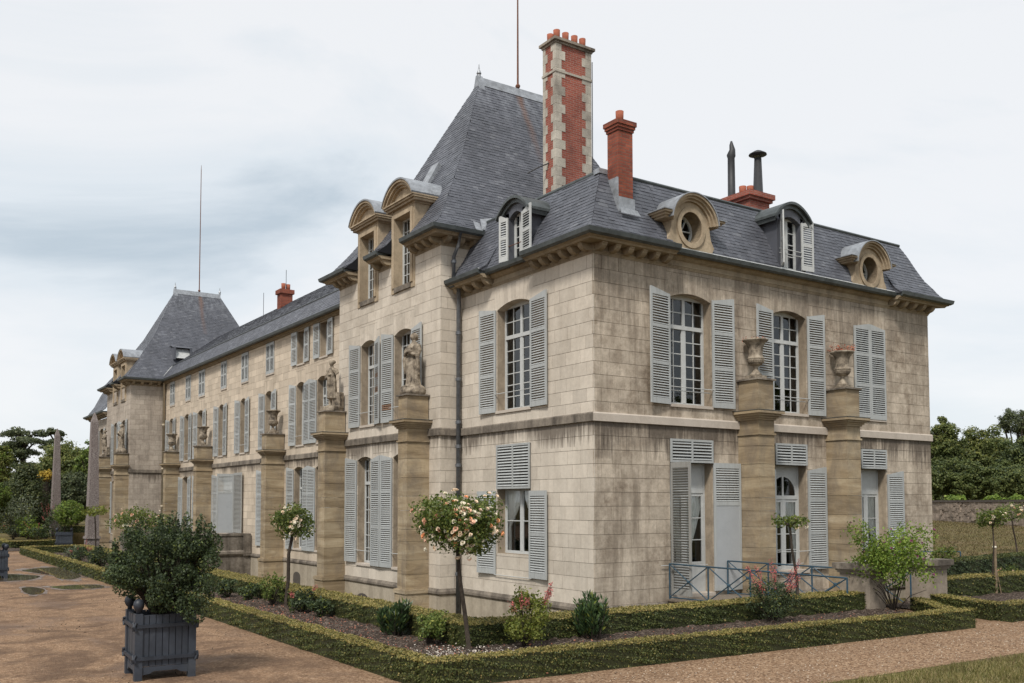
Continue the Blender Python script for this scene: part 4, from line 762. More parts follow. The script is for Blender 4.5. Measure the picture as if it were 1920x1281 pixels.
# ---- round stone dormers
def oeil(fr, uc, zc):
    out = [(0.90, -0.53), (0.86, -0.48), (0.76, -0.36), (0.68, -0.2), (0.64, 0.05), (0.64, 0.2)]+[(0.64*math.cos(t), 0.2+0.44*math.sin(t)) for t in np.linspace(0.15, math.pi-0.15, 12)]+[(-0.64, 0.2), (-0.64, 0.05), (-0.68, -0.2), (-0.76, -0.36), (-0.86, -0.48), (-0.90, -0.53)]
    poly = [np.array(p) for p in out]; n = 40; A, B = 0.36, 0.385
    def hit(a):
        dv = np.array((math.cos(a), math.sin(a))); best = 9
        for p, q_ in zip(poly, poly[1:]+poly[:1]):
            M = np.array([[dv[0], -(q_-p)[0]], [dv[1], -(q_-p)[1]]])
            if abs(np.linalg.det(M)) < 1e-9: continue
            s_, t_ = np.linalg.solve(M, p)
            if s_ > 0 and -1e-6 <= t_ <= 1+1e-6: best = min(best, s_)
        return (uc+dv[0]*best, zc+dv[1]*best)
    an = [2*math.pi*k/n for k in range(n+1)]; O = [hit(a) for a in an]; E = lambda f: [(uc+A*f*math.cos(a), zc+B*f*math.sin(a)) for a in an]
    m = MB(); m.ringprism(fr, O, E(1.0), -0.85, 0.04); m.ringprism(fr, E(1.32), E(1.0), -0.3, 0.075); d_ = m.build('round_dormer', ['dormer_stone'], chateau)
    c = MB(); tt = np.linspace(0.12, math.pi-0.12, 25)
    R = lambda r: [(uc+r*math.cos(t), zc+0.03+r*math.sin(t)) for t in tt[::-1]]
    for r0, r1, dd in ((0.78, 0.725, 0.22), (0.725, 0.67, 0.16), (0.67, 0.61, 0.10)): c.ringprism(fr, R(r0), R(r1), -0.8, dd)
    for s_ in (-1, 1):
        for k, (h0, h1, dd) in enumerate(((0.12, 0.17, 0.10), (0.17, 0.22, 0.16), (0.22, 0.27, 0.22))): a, b = sorted((uc+s_*(0.70), uc+s_*(0.90+0.06*k))); c.box(fr, a, b, -0.7, dd-0.001*k-0.002, zc+h0, zc+h1)
    c.build('arched_hood', ['dormer_stone'], d_)
    z = MB(); z.ringprism(fr, R(0.805), R(0.78), -0.95, 0.25)
    for s_ in (-1, 1): a, b = sorted((uc+s_*0.80, uc+s_*1.06)); z.box(fr, a, b, -0.8, 0.25, zc+0.27, zc+0.29)
    z.build('hood_flashing', ['lead_sheet'], d_)
    w_ = MB(); w_.ringprism(fr, E(1.0), E(0.86), -0.34, -0.28)
    for a in (0, math.pi/3, 2*math.pi/3): u, v = 0.33*math.cos(a), 0.35*math.sin(a); nx, ny = -math.sin(a)*0.012, math.cos(a)*0.012; w_.prism(fr, [(uc-u+nx, zc-v+ny), (uc-u-nx, zc-v-ny), (uc+u-nx, zc+v-ny), (uc+u+nx, zc+v+ny)], -0.33, -0.29)
    wo = w_.build('window', ['window_paint'], chateau); gm = MB(); gm.prism(fr, E(0.9)[:-1], -0.32, -0.315); gm.build('pane', ['window_glass'], wo)
    MB().prism(fr, E(0.98)[:-1], -0.74, -0.7).build('backing', ['interior_dark'], wo)
FOe = Fr(FRt.P(0, 0.24, 0), FRt.U, FRt.N); oeil(FOe, 2.87, 8.90); oeil(FOe, 9.97, 8.82)
# ---- chimneys
def pots(par, pts, r=0.10, h=0.34):
    for x, y, z in pts: MB().lathe((0, 0, 0), [(r*0.92, 0), (r*0.95, h*0.5), (r*1.0, h), (r*0.8, h), (r*0.78, h*0.5)], 14).build('chimney_pot', ['terracotta'], par, None, True).location = (x, y, z)
cx0, cx1, cy0, cy1 = 2.88, 4.22, 5.25, 5.87; cz0, cz1 = 9.4, 15.86
big = MB().wbox(cx0, cx1, cy0, cy1, cz0, cz1).build('chimney', ['brick_red'], chateau); big['label'] = 'tall brick chimney with pale stone quoins'
k = 0; z = cz0
while z < cz1-0.05:
    h = 0.272; lg = k % 2 == 0; ex = 0.012; z2 = min(z+h-0.006, cz1)
    for sx in (0, 1):
        lx, ly = (0.35 if lg else 0.21), (0.16 if lg else 0.28)
        a, b = (cx0-ex, cx0+lx) if sx == 0 else (cx1-lx, cx1+ex)
        MB().wbox(a, b, cy0-ex, cy0+ly*0.8, z, z2).build('quoin', ['quoin_stone'], big, ((a+b)/2, cy0, z))
    a, b = cx0-ex, cx0+0.2; MB().wbox(a, b, cy1-(0.22 if lg else 0.12), cy1+ex, z, z2).build('quoin', ['quoin_stone'], big, ((a+b)/2, cy1, z))
    z += h; k += 1
MB().wbox(cx0-0.035, cx1+0.035, cy0-0.035, cy1+0.035, 14.98, 15.05).build('band', ['quoin_stone'], big)
cp = MB(); cp.wbox(cx0-0.04, cx1+0.04, cy0-0.04, cy1+0.04, cz1, cz1+0.07); cp.wbox(cx0-0.10, cx1+0.10, cy0-0.10, cy1+0.10, cz1+0.07, cz1+0.15); cp.build('chimney_cap', ['dirty_ledge'], big)
pots(big, [(3.05, 5.42, 16.0), (3.38, 5.42, 16.0), (3.72, 5.42, 16.0), (4.03, 5.42, 16.0), (3.05, 5.74, 16.0)], 0.105, 0.34)
MB().tube([(cx1+0.03, cy0-0.03, 11.5), (cx1+0.03, cy0-0.03, 15.6)], 0.014, 5).build('conductor', ['dark_iron'], big)
MB().tube([(2.2, 5.75, 11.9), (2.5, 5.65, 12.1), (2.88, 5.6, 12.3)], 0.02, 5).build('stay', ['dark_iron'], big)
sx0, sx1, sy0, sy1 = 0.88, 1.33, 0.10, 0.50
sm_ = MB().wbox(sx0, sx1, sy0, sy1, 9.0, 11.05).build('chimney', ['brick_orange'], chateau); sm_['label'] = 'small orange brick chimney near the roof corner'
c = MB(); 
for i, (o, a, b) in enumerate(((0.025, 11.05, 11.12), (0.05, 11.12, 11.19), (0.075, 11.19, 11.3))): c.wbox(sx0-o, sx1+o, sy0-o, sy1+o, a, b)
c.build('chimney_cap', ['brick_orange'], sm_); pots(sm_, [(1.1, 0.3, 11.3)], 0.1, 0.3)
f_ = MB(); f_.wbox(sx0-0.03, sx1+0.03, sy0-0.04, sy0, 9.05, 9.42); f_.wbox(sx0-0.04, sx0, sy0, sy1+0.05, 9.05, 9.9); f_.build('flashing', ['lead_sheet'], sm_)
f_ = MB(); f_.add([FRt.P(0.85, 0.02, 9.13), FRt.P(1.36, 0.02, 9.13), FRt.P(1.42, 0.085, 8.98), FRt.P(0.8, 0.085, 8.98)], [(0, 1, 2, 3)]); f_.build('apron', ['lead_sheet'], sm_)
c3 = MB().wbox(9.8, 10.76, 4.0, 5.0, 10.1, 12.05).build('chimney', ['brick_red'], chateau); c3['label'] = 'low brick chimney behind the roof with two black flues'
c = MB(); c.wbox(9.72, 10.84, 3.92, 5.08, 12.05, 12.15); c.wbox(9.66, 10.9, 3.86, 5.14, 12.15, 12.32); c.build('chimney_cap', ['brick_red'], c3)
f_ = MB(); f_.tube([(9.95, 4.9, 12.3), (9.95, 4.9, 13.7), (9.95, 4.9, 13.78), (9.99, 4.88, 13.98), (9.97, 4.9, 14.15), (9.97, 4.9, 14.28)], [0.13, 0.12, 0.15, 0.10, 0.07, 0.03], 12); f_.build('flue', ['dark_iron'], c3, None, True)
f_ = MB(); f_.tube([(10.45, 4.2, 12.3), (10.52, 4.25, 13.6)], [0.17, 0.12], 12); f_.lathe((10.52, 4.25, 13.72), [(0.3, 0), (0.29, 0.03), (0.12, 0.13), (0.02, 0.17)], 16)
for a in range(3): f_.tube([(10.52+0.1*math.cos(a*2.1), 4.25+0.1*math.sin(a*2.1), 13.58), (10.52+0.16*math.cos(a*2.1), 4.25+0.16*math.sin(a*2.1), 13.75)], 0.012, 4)
f_.build('flue', ['dark_iron'], c3, None, True); pots(c3, [(10.1, 4.55, 12.3), (10.3, 4.4, 12.3)], 0.12, 0.36)
c4 = MB().wbox(4.5, 5.15, 32.3, 32.9, 12.0, 13.55).build('chimney', ['brick_orange'], chateau); c4['label'] = 'small red brick chimney on the main range roof'
MB().wbox(4.42, 5.23, 32.22, 32.98, 13.55, 13.78).build('chimney_cap', ['brick_orange'], c4); pots(c4, [(4.7, 32.5, 13.78), (5.0, 32.6, 13.78)], 0.12, 0.35); MB().tube([(4.85, 32.5, 13.7), (4.85, 32.5, 14.9)], 0.015, 5).build('rod', ['dark_iron'], c4)
for p in ((5.0, 22.0, 13.1), (5.0, 36.5, 13.1)): MB().tube([p, (p[0], p[1], p[2]+1.3)], 0.015, 5).build('lightning_rod', ['dark_iron'], mr)
# ---- piers that carry the urns and statues
def pier(fr, u0, u1, dep, seed, ztop=4.47, zped=5.2):
    rr = random.Random(seed); base = MB().box(fr, u0-0.06, u1+0.06, -0.02, dep+0.06, -2.3, -0.22); base.box(fr, u0-0.09, u1+0.09, -0.02, dep+0.09, -0.34, -0.24); p = base.build('pier', ['pier_stone'], chateau)
    z = -0.22
    while z < 3.84:
        h = rr.choice((0.33, 0.4, 0.46, 0.52)); z2 = 3.86 if 3.86-(z+h) < 0.25 else z+h; o = rr.uniform(-0.003, 0.003)
        MB().box(fr, u0-o, u1+o, 0.0, dep+o, z+0.004, z2-0.004).build('pier_block', ['pier_stone'], p, tuple(fr.P((u0+u1)/2, dep/2, z))); z = z2
    c = MB(); c.box(fr, u0-0.035, u1+0.035, 0, dep+0.035, 3.862, 3.91); c.box(fr, u0+0.001, u1-0.001, 0, dep-0.001, 3.91, ztop-0.23); c.build('pier_neck', ['pier_stone'], p)
    c = MB()
    for o, a, b in ((0.04, 0.23, 0.18), (0.08, 0.18, 0.13), (0.13, 0.13, 0.07), (0.19, 0.07, 0.0)): c.box(fr, u0-o, u1+o, 0, dep+o, ztop-a, ztop-b)
    c.build('pier_cap', ['pier_stone'], p); MB().box(fr, u0-0.2, u1+0.2, 0, dep+0.2, ztop+0.0005, ztop+0.014).build('lead_cover', ['gutter_zinc'], p)
    c = MB().box(fr, u0+0.005, u1-0.005, 0.03, dep-0.005, ztop+0.014, zped-0.045).build('pedestal', ['pier_stone'], p)
    MB().box(fr, u0-0.05, u1+0.05, 0.0, dep+0.05, zped-0.045, zped).build('pedestal_slab', ['dirty_ledge'], p)
    return tuple(fr.P((u0+u1)/2, dep/2+0.02, zped))
TOPS = [pier(FRt, 4.75, 5.33, 0.68, 1, 4.47, 5.30), pier(FRt, 8.26, 8.84, 0.68, 2, 4.47, 5.30), pier(FPv, 6.52, 7.05, 0.71, 3), pier(FPv, 12.17, 12.75, 0.74, 4), pier(FMn, 23.1, 23.68, 0.84, 5),
        pier(FMn, 33.67, 34.2, 0.84, 6), pier(FMn, 40.1, 40.65, 0.8, 7), pier(FFr, FY0+0.06, FY0+0.62, 0.75, 8), pier(FFr, FY0+5.1, FY0+5.65, 0.75, 9)]
# ---- rainwater pipes
def pipe(pts, r, mat, collars=()):
    o = MB().tube(pts, r, 10).build('downpipe', [mat], chateau, None, True)
    for z in collars:
        a = min(range(len(pts)-1), key=lambda i: 0 if pts[i+1][2] <= z <= pts[i][2] else 9); f = (pts[a][2]-z)/(pts[a][2]-pts[a+1][2]); c = [pts[a][k_]+(pts[a+1][k_]-pts[a][k_])*f for k_ in range(3)]
        MB().lathe((c[0], c[1], z), [(r*1.05, -0.05), (r*1.35, -0.04), (r*1.35, 0.04), (r*1.05, 0.05)], 10).build('collar', [mat], o)
pipe([(-0.2, 5.7, 8.15), (-0.17, 5.72, 7.75), (-0.13, 5.8, 7.55), (-0.13, 5.8, -1.2)], 0.062, 'pipe_zinc', (6.9, 5.6, 4.4, 3.72, 3.2, 1.5, 0.2))
pipe([(-0.28, 5.42, 9.72), (-0.3, 5.55, 9.3), (-0.3, 5.78, 9.05), (-0.3, 5.8, 8.3)], 0.055, 'pipe_zinc', (8.9,)); MB().wbox(-0.42, -0.16, 5.6, 5.86, 8.15, 8.42).build('rain_hopper', ['gutter_zinc'], chateau)
pipe([(MX-0.14, FY0-0.14, 9.6), (MX-0.14, FY0-0.14, -0.5)], 0.07, 'pipe_cream', (7, 4.3, 2))
# ---- what closes the house behind: rear walls and floors
rw = MB(); rw.wbox(X1-0.3, X1, 0.45, 6.2, -2, 8.3); rw.wbox(8.6, 8.9, 5.9, 12.8, -2, 9.7); rw.wbox(8.8, 9.1, 12.8, 52, -2, 10.6); rw.wbox(8.9, X1, 5.9, 6.2, -2, 8.3); rw.wbox(0.0, 8.9, 57.5, 57.8, -2, 8.3); rw.wbox(2.2, 8.6, 5.9, 6.1, 8.0, 9.7)
rw.build('rear_wall', ['ashlar_far'], chateau)
fl = MB()
for z in (-0.35, 4.1, 8.05): fl.wbox(0.45, X1-0.31, 0.45, 5.85, z, z+0.08); fl.wbox(-0.2, 8.5, 6.3, 12.6, z, z+0.08); fl.wbox(1.8, 8.7, 12.7, 44, z, z+0.08)
fl.wbox(0.5, X1-0.4, 4.7, 4.8, -0.3, 8.3); fl.wbox(4.5, 4.6, 0.5, 4.7, -0.3, 8.3); fl.wbox(4.0, 4.1, 6.2, 44, -0.3, 9.5)
fl.build('floors', ['interior_dark'], chateau)
# ---- hand out the pieces: the nearest as parts, the rest joined per wall or roof
def prism_mesh(poly, fr, d0, pr_):
    m = MB(); m.prism(fr, poly, d0, pr_, 0, False); return m
STONES.sort(key=lambda s: camdist(s[1].P(sum(p[0] for p in s[0])/len(s[0]), 0, sum(p[1] for p in s[0])/len(s[0]))))
rest = {}
for i, (poly, fr, d0, pr_, mat, core) in enumerate(STONES):
    if i < 300:
        c = tuple(fr.P(sum(p[0] for p in poly)/len(poly), 0, sum(p[1] for p in poly)/len(poly))); prism_mesh(poly, fr, d0, pr_).build('stone', [mat], core, c)
    else: rest.setdefault((core.name, mat), (core, MB()))[1].prism(fr, poly, d0, pr_, 0, False)
for (n_, mat), (core, m) in rest.items(): m.build('ashlar_stones', [mat], core)['kind'] = 'stuff'
SLATES.sort(key=lambda s: camdist(s[0][0])); rest = {}
SF = [(0, 1, 2, 3), (4, 5, 1, 0), (4, 0, 3), (5, 2, 1)]
for i, (v, roof, fl_) in enumerate(SLATES):
    if i < 300:
        m = MB(); m.add(v, SF, 0, fl_); m.build('slate', ['slate'], roof, tuple(v[0]))
    else: rest.setdefault(roof.name, (roof, MB()))[1].add(v, SF, 0, fl_)
for n_, (roof, m) in rest.items(): m.build('slates', ['slate'], roof)['kind'] = 'stuff'
PANES.sort(key=lambda p: camdist(p[2][0])); rest = {}
for i, (win, fl_, q) in enumerate(PANES):
    if i < 300: m = MB(); m.add(q, [(0, 1, 2, 3)], 0, fl_); m.build('pane', ['window_glass'], win, tuple(q[0]))
    else: rest.setdefault(win.name, (win, MB()))[1].add(q, [(0, 1, 2, 3)], 0, fl_)
for n_, (win, m) in rest.items(): m.build('panes', ['window_glass'], win)['kind'] = 'stuff'
SLATS.sort(key=lambda s: s[5]); cnt = 0; SM = {}
for ob, key, st_, pos, mat, dist, rust in SLATS:
    if cnt+len(pos) <= 300:
        if (key, mat) not in SM: SM[(key, mat)] = SLATM[key].mesh('slat', [mat])
        for z in pos: link('slat', SM[(key, mat)], ob, (st_, 0, z))
        cnt += len(pos)
    else:
        m = MB()
        for j, z in enumerate(pos): m.add([(x+st_, y, zz+z) for x, y, zz in SLATM[key].v], SLATM[key].f, 1 if j in rust else 0)
        m.build('slats', [mat, 'shutter_rust'], ob)['kind'] = 'stuff'
# ------------------------------------------------------------------ ground
def hz(x, y): return 1.0*max(0.0, min(1.0, (x-14.5)/34.0))**0.85
def ground():
    xs = sorted(set([-600, -200, -80, -40, -20, -12, -8, -5.45, 0, 6, 13.5, 14.5]+list(np.arange(17, 52, 3.0))+[60, 90, 150, 300, 700])); ys = sorted([-600, -200, -80, -40, -20, -12, -8, -3.9, 0, 6, 12, 25, 40, 62, 75, 100, 150, 300, 700])
    mb = MB(); inm = lambda x, y: -5.45 < x < 13.5 and -3.9 < y < 62
    for a, b in zip(xs, xs[1:]):
        for c, d_ in zip(ys, ys[1:]):
            z = (lambda x, y: -2.25) if inm((a+b)/2, (c+d_)/2) else hz
            mb.add([(a, c, z(a, c)), (b, c, z(b, c)), (b, d_, z(b, d_)), (a, d_, z(a, d_))], [(0, 1, 2, 3)])
    for p, q_ in (((-5.45, -3.9), (13.5, -3.9)), ((13.5, -3.9), (13.5, 62)), ((13.5, 62), (-5.45, 62)), ((-5.45, 62), (-5.45, -3.9))):
        mb.add([(p[0], p[1], -2.25), (q_[0], q_[1], -2.25), (q_[0], q_[1], 0), (p[0], p[1], 0)], [(0, 1, 2, 3)])
    tag(mb.build('ground', ['earth']), kind='structure')
ground()
def sheet(name, polys, z, mat):
    mb = MB()
    for p in polys: mb.add([(x, y, z) for x, y in p], [tuple(range(len(p)))])
    return tag(mb.build(name, [mat]), kind='structure')
sheet('gravel_path', [[(-40, -40), (-8.05, -40), (-8.05, 60), (-40, 60)], [(-8.05, -40), (-5.0, -40), (-4.3, -9.45), (-8.05, -9.45)], [(-8.05, -9.45), (-4.3, -9.45), (0.1, -9.58), (16, -9.9), (40, -10.8), (40, -7.2), (3.4, -7.2), (-8.05, -6.9)], [(2.0, -7.2), (3.8, -7.2), (4.4, -4.3), (2.9, -4.3)]], 0.004, 'gravel')
def bed(name, x0, x1, y0, y1, z=0.012, amp=0.035, cell=0.09, sh=0.0):
    nx, ny = max(2, int((x1-x0)/cell)), max(2, int((y1-y0)/cell)); X, Y = np.meshgrid(np.linspace(x0, x1, nx), np.linspace(y0, y1, ny)); Y = Y+sh*(X-x0)*(y1-Y)/(y1-y0); Z = z+amp*np.abs(rng.normal(size=X.shape))*0.7
    me = bpy.data.meshes.new(name); v = np.stack([X, Y, Z], -1).reshape(-1, 3); idx = np.arange(nx*ny).reshape(ny, nx); f = np.stack([idx[:-1, :-1], idx[:-1, 1:], idx[1:, 1:], idx[1:, :-1]], -1).reshape(-1, 4)
    me.from_pydata(v.tolist(), [], f.tolist()); me.materials.append(MATS['soil']); me.polygons.foreach_set('use_smooth', [True]*len(f)); tag(link(name, me), kind='structure')
bed('soil_bed', -8.2, -6.2, -7.05, 9); bed('soil_bed', -8.2, -6.2, 9, 28.2, cell=0.16); bed('soil_bed', -6.2, 2.2, -7.14, -4.3, sh=-0.054); bed('soil_bed', 2.2, 3.1, -6.9, -4.3); bed('soil_bed', 3.7, 15, -7.45, -4.6, cell=0.14); bed('soil_bed', -13.5, -6.5, 31.2, 36, cell=0.25)
PUD = 0
def puddle(pts):
    P = [gp(*p) for p in pts]; c = np.mean(P, 0); out = []
    n = len(P)
    for i in range(n):
        a, b = np.array(P[i]), np.array(P[(i+1) % n])
        for k in range(6): q_ = a+(b-a)*k/6; out.append(q_+(q_-c)*random.uniform(-0.05, 0.05))
    out = np.array(out)
    for _ in range(3): out = (np.roll(out, 1, 0)+2*out+np.roll(out, -1, 0))/4
    mb = MB(); mb.add([(x, y, 0.012) for x, y in out], [tuple(range(len(out)))]); tag(mb.build('puddle', ['puddle_water']), kind='structure')
    k = np.arange(len(out)); ring = c+(out-c)*(1.22+0.10*np.sin(k*0.9)+0.08*np.sin(k*2.3+1))[:, None]
    global PUD; PUD += 1; mb = MB(); mb.add([(x, y, 0.0065+0.0008*PUD) for x, y in ring], [tuple(range(len(ring)))]); tag(mb.build('wet_patch', ['wet_gravel']), kind='structure')
puddle([(38, 1070), (70, 1066), (105, 1064), (135, 1071), (155, 1082), (135, 1088), (110, 1086), (100, 1080), (80, 1077), (55, 1073)])
puddle([(-20, 1077), (20, 1077), (55, 1079), (78, 1081), (60, 1088), (20, 1090), (-20, 1092)]); puddle([(86, 1101), (120, 1099), (150, 1097), (185, 1097), (200, 1102), (170, 1105), (120, 1106)]); puddle([(38, 1103), (60, 1101), (86, 1106), (80, 1114), (58, 1117), (44, 1111)])
# grass: lawn in the right foreground, dry tufts on the bank
def blades(name, P, h, w, mat, label):
    n = len(P); a = rng.uniform(0, 2*math.pi, n); dx = np.stack([np.cos(a), np.sin(a), np.zeros(n)], 1)*w; lean = rng.normal(size=(n, 3))*np.array([1, 1, 0])*h*0.45; H = (h*rng.uniform(0.5, 1.3, n))[:, None]*np.array([[0, 0, 1.0]])+lean
    V = np.stack([P-dx, P+dx, P+dx*0.3+H, P-dx*0.3+H], 1); tag(link(name, quads_mesh(name, V, [mat])), label, None, None, 'stuff')
n = 42000; xy = np.stack([rng.uniform(-4.9, 7, n), rng.uniform(-11.6, -9.4, n)], 1); keep = (xy[:, 1] < -9.5-0.03*(xy[:, 0]+4.2)-0.06*rng.random(n)+0.03*np.sin(xy[:, 0]*7)) & (xy[:, 0] > -4.5+0.35*(xy[:, 1]+9.4)); xy = xy[keep]
blades('lawn_grass', np.column_stack([xy, np.zeros(len(xy))]), 0.05, 0.005, 'grass_blade', 'short yellowing lawn in the right foreground')
n = 60000; xs_ = 13.8+34*rng.random(n)**1.3; ys_ = rng.uniform(-6, 24, n); zz = np.array([hz(a, b) for a, b in zip(xs_, ys_)])
blades('bank_grass', np.column_stack([xs_, ys_, zz]), 0.06, 0.02, 'grass_dry', 'dry brownish grass on the bank before the stone wall')
# ------------------------------------------------------------------ clipped box hedges
def hedge(a, b, w, h, label, dens=1700, leaf=0.030, mats=('leaf_box', 'leaf_box_top'), z=0.0, seed=1):
    dens = dens*2.1; leaf = leaf*1.08; a, b = np.array(a, float), np.array(b, float); L = np.linalg.norm(b-a); t = (b-a)/L; nrm = np.array([-t[1], t[0]]); r = np.random.default_rng(seed)
    fr = Fr((a[0], a[1], z), (t[0], t[1], 0), (nrm[0], nrm[1], 0)); o = empty('box_hedge', (float((a[0]+b[0])/2), float((a[1]+b[1])/2), z), label, 'hedge', 'clipped box hedges edging the beds')
    loc = np.array(o.location); k = MB(); n = max(2, int(L/0.3)); W2 = w/2-0.02
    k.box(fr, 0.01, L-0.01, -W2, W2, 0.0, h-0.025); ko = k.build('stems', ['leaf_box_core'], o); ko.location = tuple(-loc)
    D = camdist((*(a+b)/2, 0)); bump_ = lambda s, q: 0.016*np.sin(s*9.1+q*3)+0.014*np.sin(s*23.0+q*11)+0.012*np.sin(s*4.1)+0.010*np.sin(s*41+q*17)
    def side(cnt, kind):
        s = r.uniform(0, L, cnt); q = r.uniform(0, 1, cnt); dep = -np.abs(r.normal(size=cnt))*0.018
        if kind == 'top': d_ = (q-0.5)*w; zz = h+bump_(s, q*5)*0.6+dep; N = np.tile((0, 0, 1.0), (cnt, 1))
        elif kind in ('f', 'b'):
            sg = 1 if kind == 'b' else -1; zz = q*h*0.985; d_ = sg*(w/2+bump_(s, q*6)+dep-0.03*(1-np.minimum(1, q*5))); N = np.tile((*(nrm*sg), 0.25), (cnt, 1))
        else:
            sg = 1 if kind == 'e1' else -1; zz = q*h*0.985; d_ = (r.uniform(0, 1, cnt)-0.5)*w; s = np.full(cnt, L if sg > 0 else 0.0)+sg*(bump_(d_*3, q*6)+dep); N = np.tile((*(t*sg), 0.25), (cnt, 1))
        P = np.stack([a[0]+t[0]*s+nrm[0]*d_, a[1]+t[1]*s+nrm[1]*d_, z+zz], 1)
        return leaf_quads(P, leaf, 1.5, N, 0.62)
    Q = [side(int(dens*L*h), 'f'), side(int(dens*L*h), 'b'), side(int(dens*w*h), 'e0'), side(int(dens*w*h), 'e1')]; ns = sum(map(len, Q)); Q.append(side(int(dens*L*w*1.15), 'top')); V = np.concatenate(Q)
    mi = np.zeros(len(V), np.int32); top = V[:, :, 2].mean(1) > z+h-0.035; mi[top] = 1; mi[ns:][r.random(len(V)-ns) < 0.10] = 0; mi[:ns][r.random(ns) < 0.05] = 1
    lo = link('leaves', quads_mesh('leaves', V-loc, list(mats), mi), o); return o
hedge((-8.2, -6.95), (-8.2, 10), 0.25, 0.34, 'low box hedge along the gravel court, left edge of the front bed', 2100, 0.027, seed=1); hedge((-8.2, 10), (-8.2, 28.3), 0.25, 0.34, 'low box hedge edging the far part of the left bed beside puddles', 900, 0.045, seed=2)
hedge((-8.3, -7.05), (2.15, -7.6), 0.25, 0.34, 'long low box hedge along the gravel path in the foreground', 2300, 0.026, seed=3); hedge((2.05, -7.45), (3.75, -5.55), 0.24, 0.27, 'short box hedge closing the right end of the front bed', 1500, 0.03, seed=4)
hedge((-6.05, -4.45), (-6.05, 9), 0.60, 0.37, 'broad inner box hedge in front of the house entrance front', 1500, 0.032, seed=5); hedge((-6.05, 9), (-6.05, 27.5), 0.60, 0.37, 'inner box hedge running on behind the tubbed shrub', 700, 0.05, seed=6)
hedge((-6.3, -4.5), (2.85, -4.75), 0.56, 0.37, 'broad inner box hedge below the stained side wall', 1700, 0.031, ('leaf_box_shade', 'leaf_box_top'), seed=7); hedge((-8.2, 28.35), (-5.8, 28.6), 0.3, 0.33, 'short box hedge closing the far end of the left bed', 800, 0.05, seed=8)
hedge((3.95, -5.85), (3.45, -7.35), 0.3, 0.34, 'short box hedge at the left end of the right-hand bed', 1700, 0.03, seed=9); hedge((3.4, -7.5), (13, -7.7), 0.32, 0.34, 'low box hedge along the right-hand bed at the picture edge', 1500, 0.03, seed=10)
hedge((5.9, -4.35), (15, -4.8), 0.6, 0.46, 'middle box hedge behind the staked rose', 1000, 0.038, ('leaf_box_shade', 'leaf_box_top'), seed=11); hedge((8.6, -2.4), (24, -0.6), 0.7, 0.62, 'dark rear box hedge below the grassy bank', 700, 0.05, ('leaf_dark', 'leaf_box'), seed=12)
q0, q1, q2 = gp(-60, 1002), gp(16, 1029), gp(108, 1025); hedge(q0, q1, 0.35, 0.35, 'far low hedge at the left picture edge', 500, 0.06, seed=13); hedge(q1, q2, 0.35, 0.35, 'far low hedge left of the third tub', 500, 0.06, seed=14)
q3, q4 = gp(-40, 1000), gp(200, 998); hedge(q3, q4, 0.5, 0.5, 'distant hedge line beneath the trees on the left', 250, 0.10, seed=15)
# ------------------------------------------------------------------ obelisks, pillars, bridges
def obelisk(u, vb, vt, w, label, ped):
    x, y = gp(u, vb); D = camdist((x, y, 0)); top = px(u, vt, 'x', x) if False else None
    dep = float(np.dot(np.array((x, y, 0))-CAM, Fw)); H = (vb-vt)*dep/FPX; o = empty('obelisk', (x, y, 0), label, 'obelisk', 'pink granite obelisks on the court'); mb = MB(); h0 = ped
    def fr_(z0, z1, a, b):
        v = [(sx*w_/2, sy*w_/2, z) for z, w_ in ((z0, a), (z1, b)) for sx, sy in ((-1, -1), (1, -1), (1, 1), (-1, 1))]; mb.add(v, [(0, 1, 5, 4), (1, 2, 6, 5), (2, 3, 7, 6), (3, 0, 4, 7), (4, 5, 6, 7), (3, 2, 1, 0)])
    fr_(h0, H*0.93, w, w*0.56); fr_(H*0.93, H*0.985, w*0.56, w*0.2); fr_(H*0.985, H, w*0.2, w*0.05); mb.build('shaft', ['obelisk_granite'], o)
    mb = MB(); fr_(-0.1, h0-0.12, w*1.06, w*1.06); fr_(h0-0.12, h0, w*1.25, w*1.2); mb.build('pedestal', ['obelisk_granite'], o); o.rotation_euler = (0, 0, math.radians(4))
obelisk(172, 1024, 773, 0.56, 'nearer granite obelisk standing close to the far pavilion', 0.5); obelisk(103, 1003, 803, 0.56, 'farther granite obelisk among the trees on the left', 1.6)
def pillar(x0, x1, y0, y1, zt, label):
    o = empty('stone_pillar', ((x0+x1)/2, (y0+y1)/2, 0), label, 'pillar', 'stone pillars at the footbridge'); c = np.array(o.location)
    def bx(nm, e, a, b, m): k = MB().wbox(x0-e, x1+e, y0-e, y1+e, a, b).build(nm, [m], o); k.location = tuple(-c)
    bx('shaft', 0.0, -0.3, 0.73, 'pillar_stone'); bx('neck', 0.035, 0.73, 0.77, 'pillar_stone'); bx('cap_moulding', 0.06, 0.77, 0.81, 'pillar_stone'); bx('cap_slab', 0.105, 0.81, 0.93, 'dirty_ledge')
pillar(2.86, 3.38, -5.12, -4.42, 0.75, 'left stone pillar half hidden by the purple rose bush'); pillar(5.26, 5.72, -5.02, -4.32, 0.75, 'right stone pillar of the footbridge beside the small green rose')
fb = empty('footbridge', (3.4, -2.5, -0.15), 'small footbridge with blue iron railings leading to the side door', 'footbridge'); fbl = -np.array(fb.location)
def fbp(mb, nm, mat): k = mb.build(nm, [mat], fb); k.location = tuple(fbl); return k
for i in range(24):
    y0 = -4.9+i*0.2; m = MB(); m.wbox(2.1, 4.9, y0+0.004, y0+0.196, -0.17, -0.13); fbp(m, 'deck_board', 'deck_wood')
m = MB(); m.wbox(2.15, 2.3, -4.9, -0.1, -0.33, -0.172); m.wbox(4.7, 4.85, -4.9, -0.1, -0.33, -0.172); fbp(m, 'deck_beam', 'deck_wood')
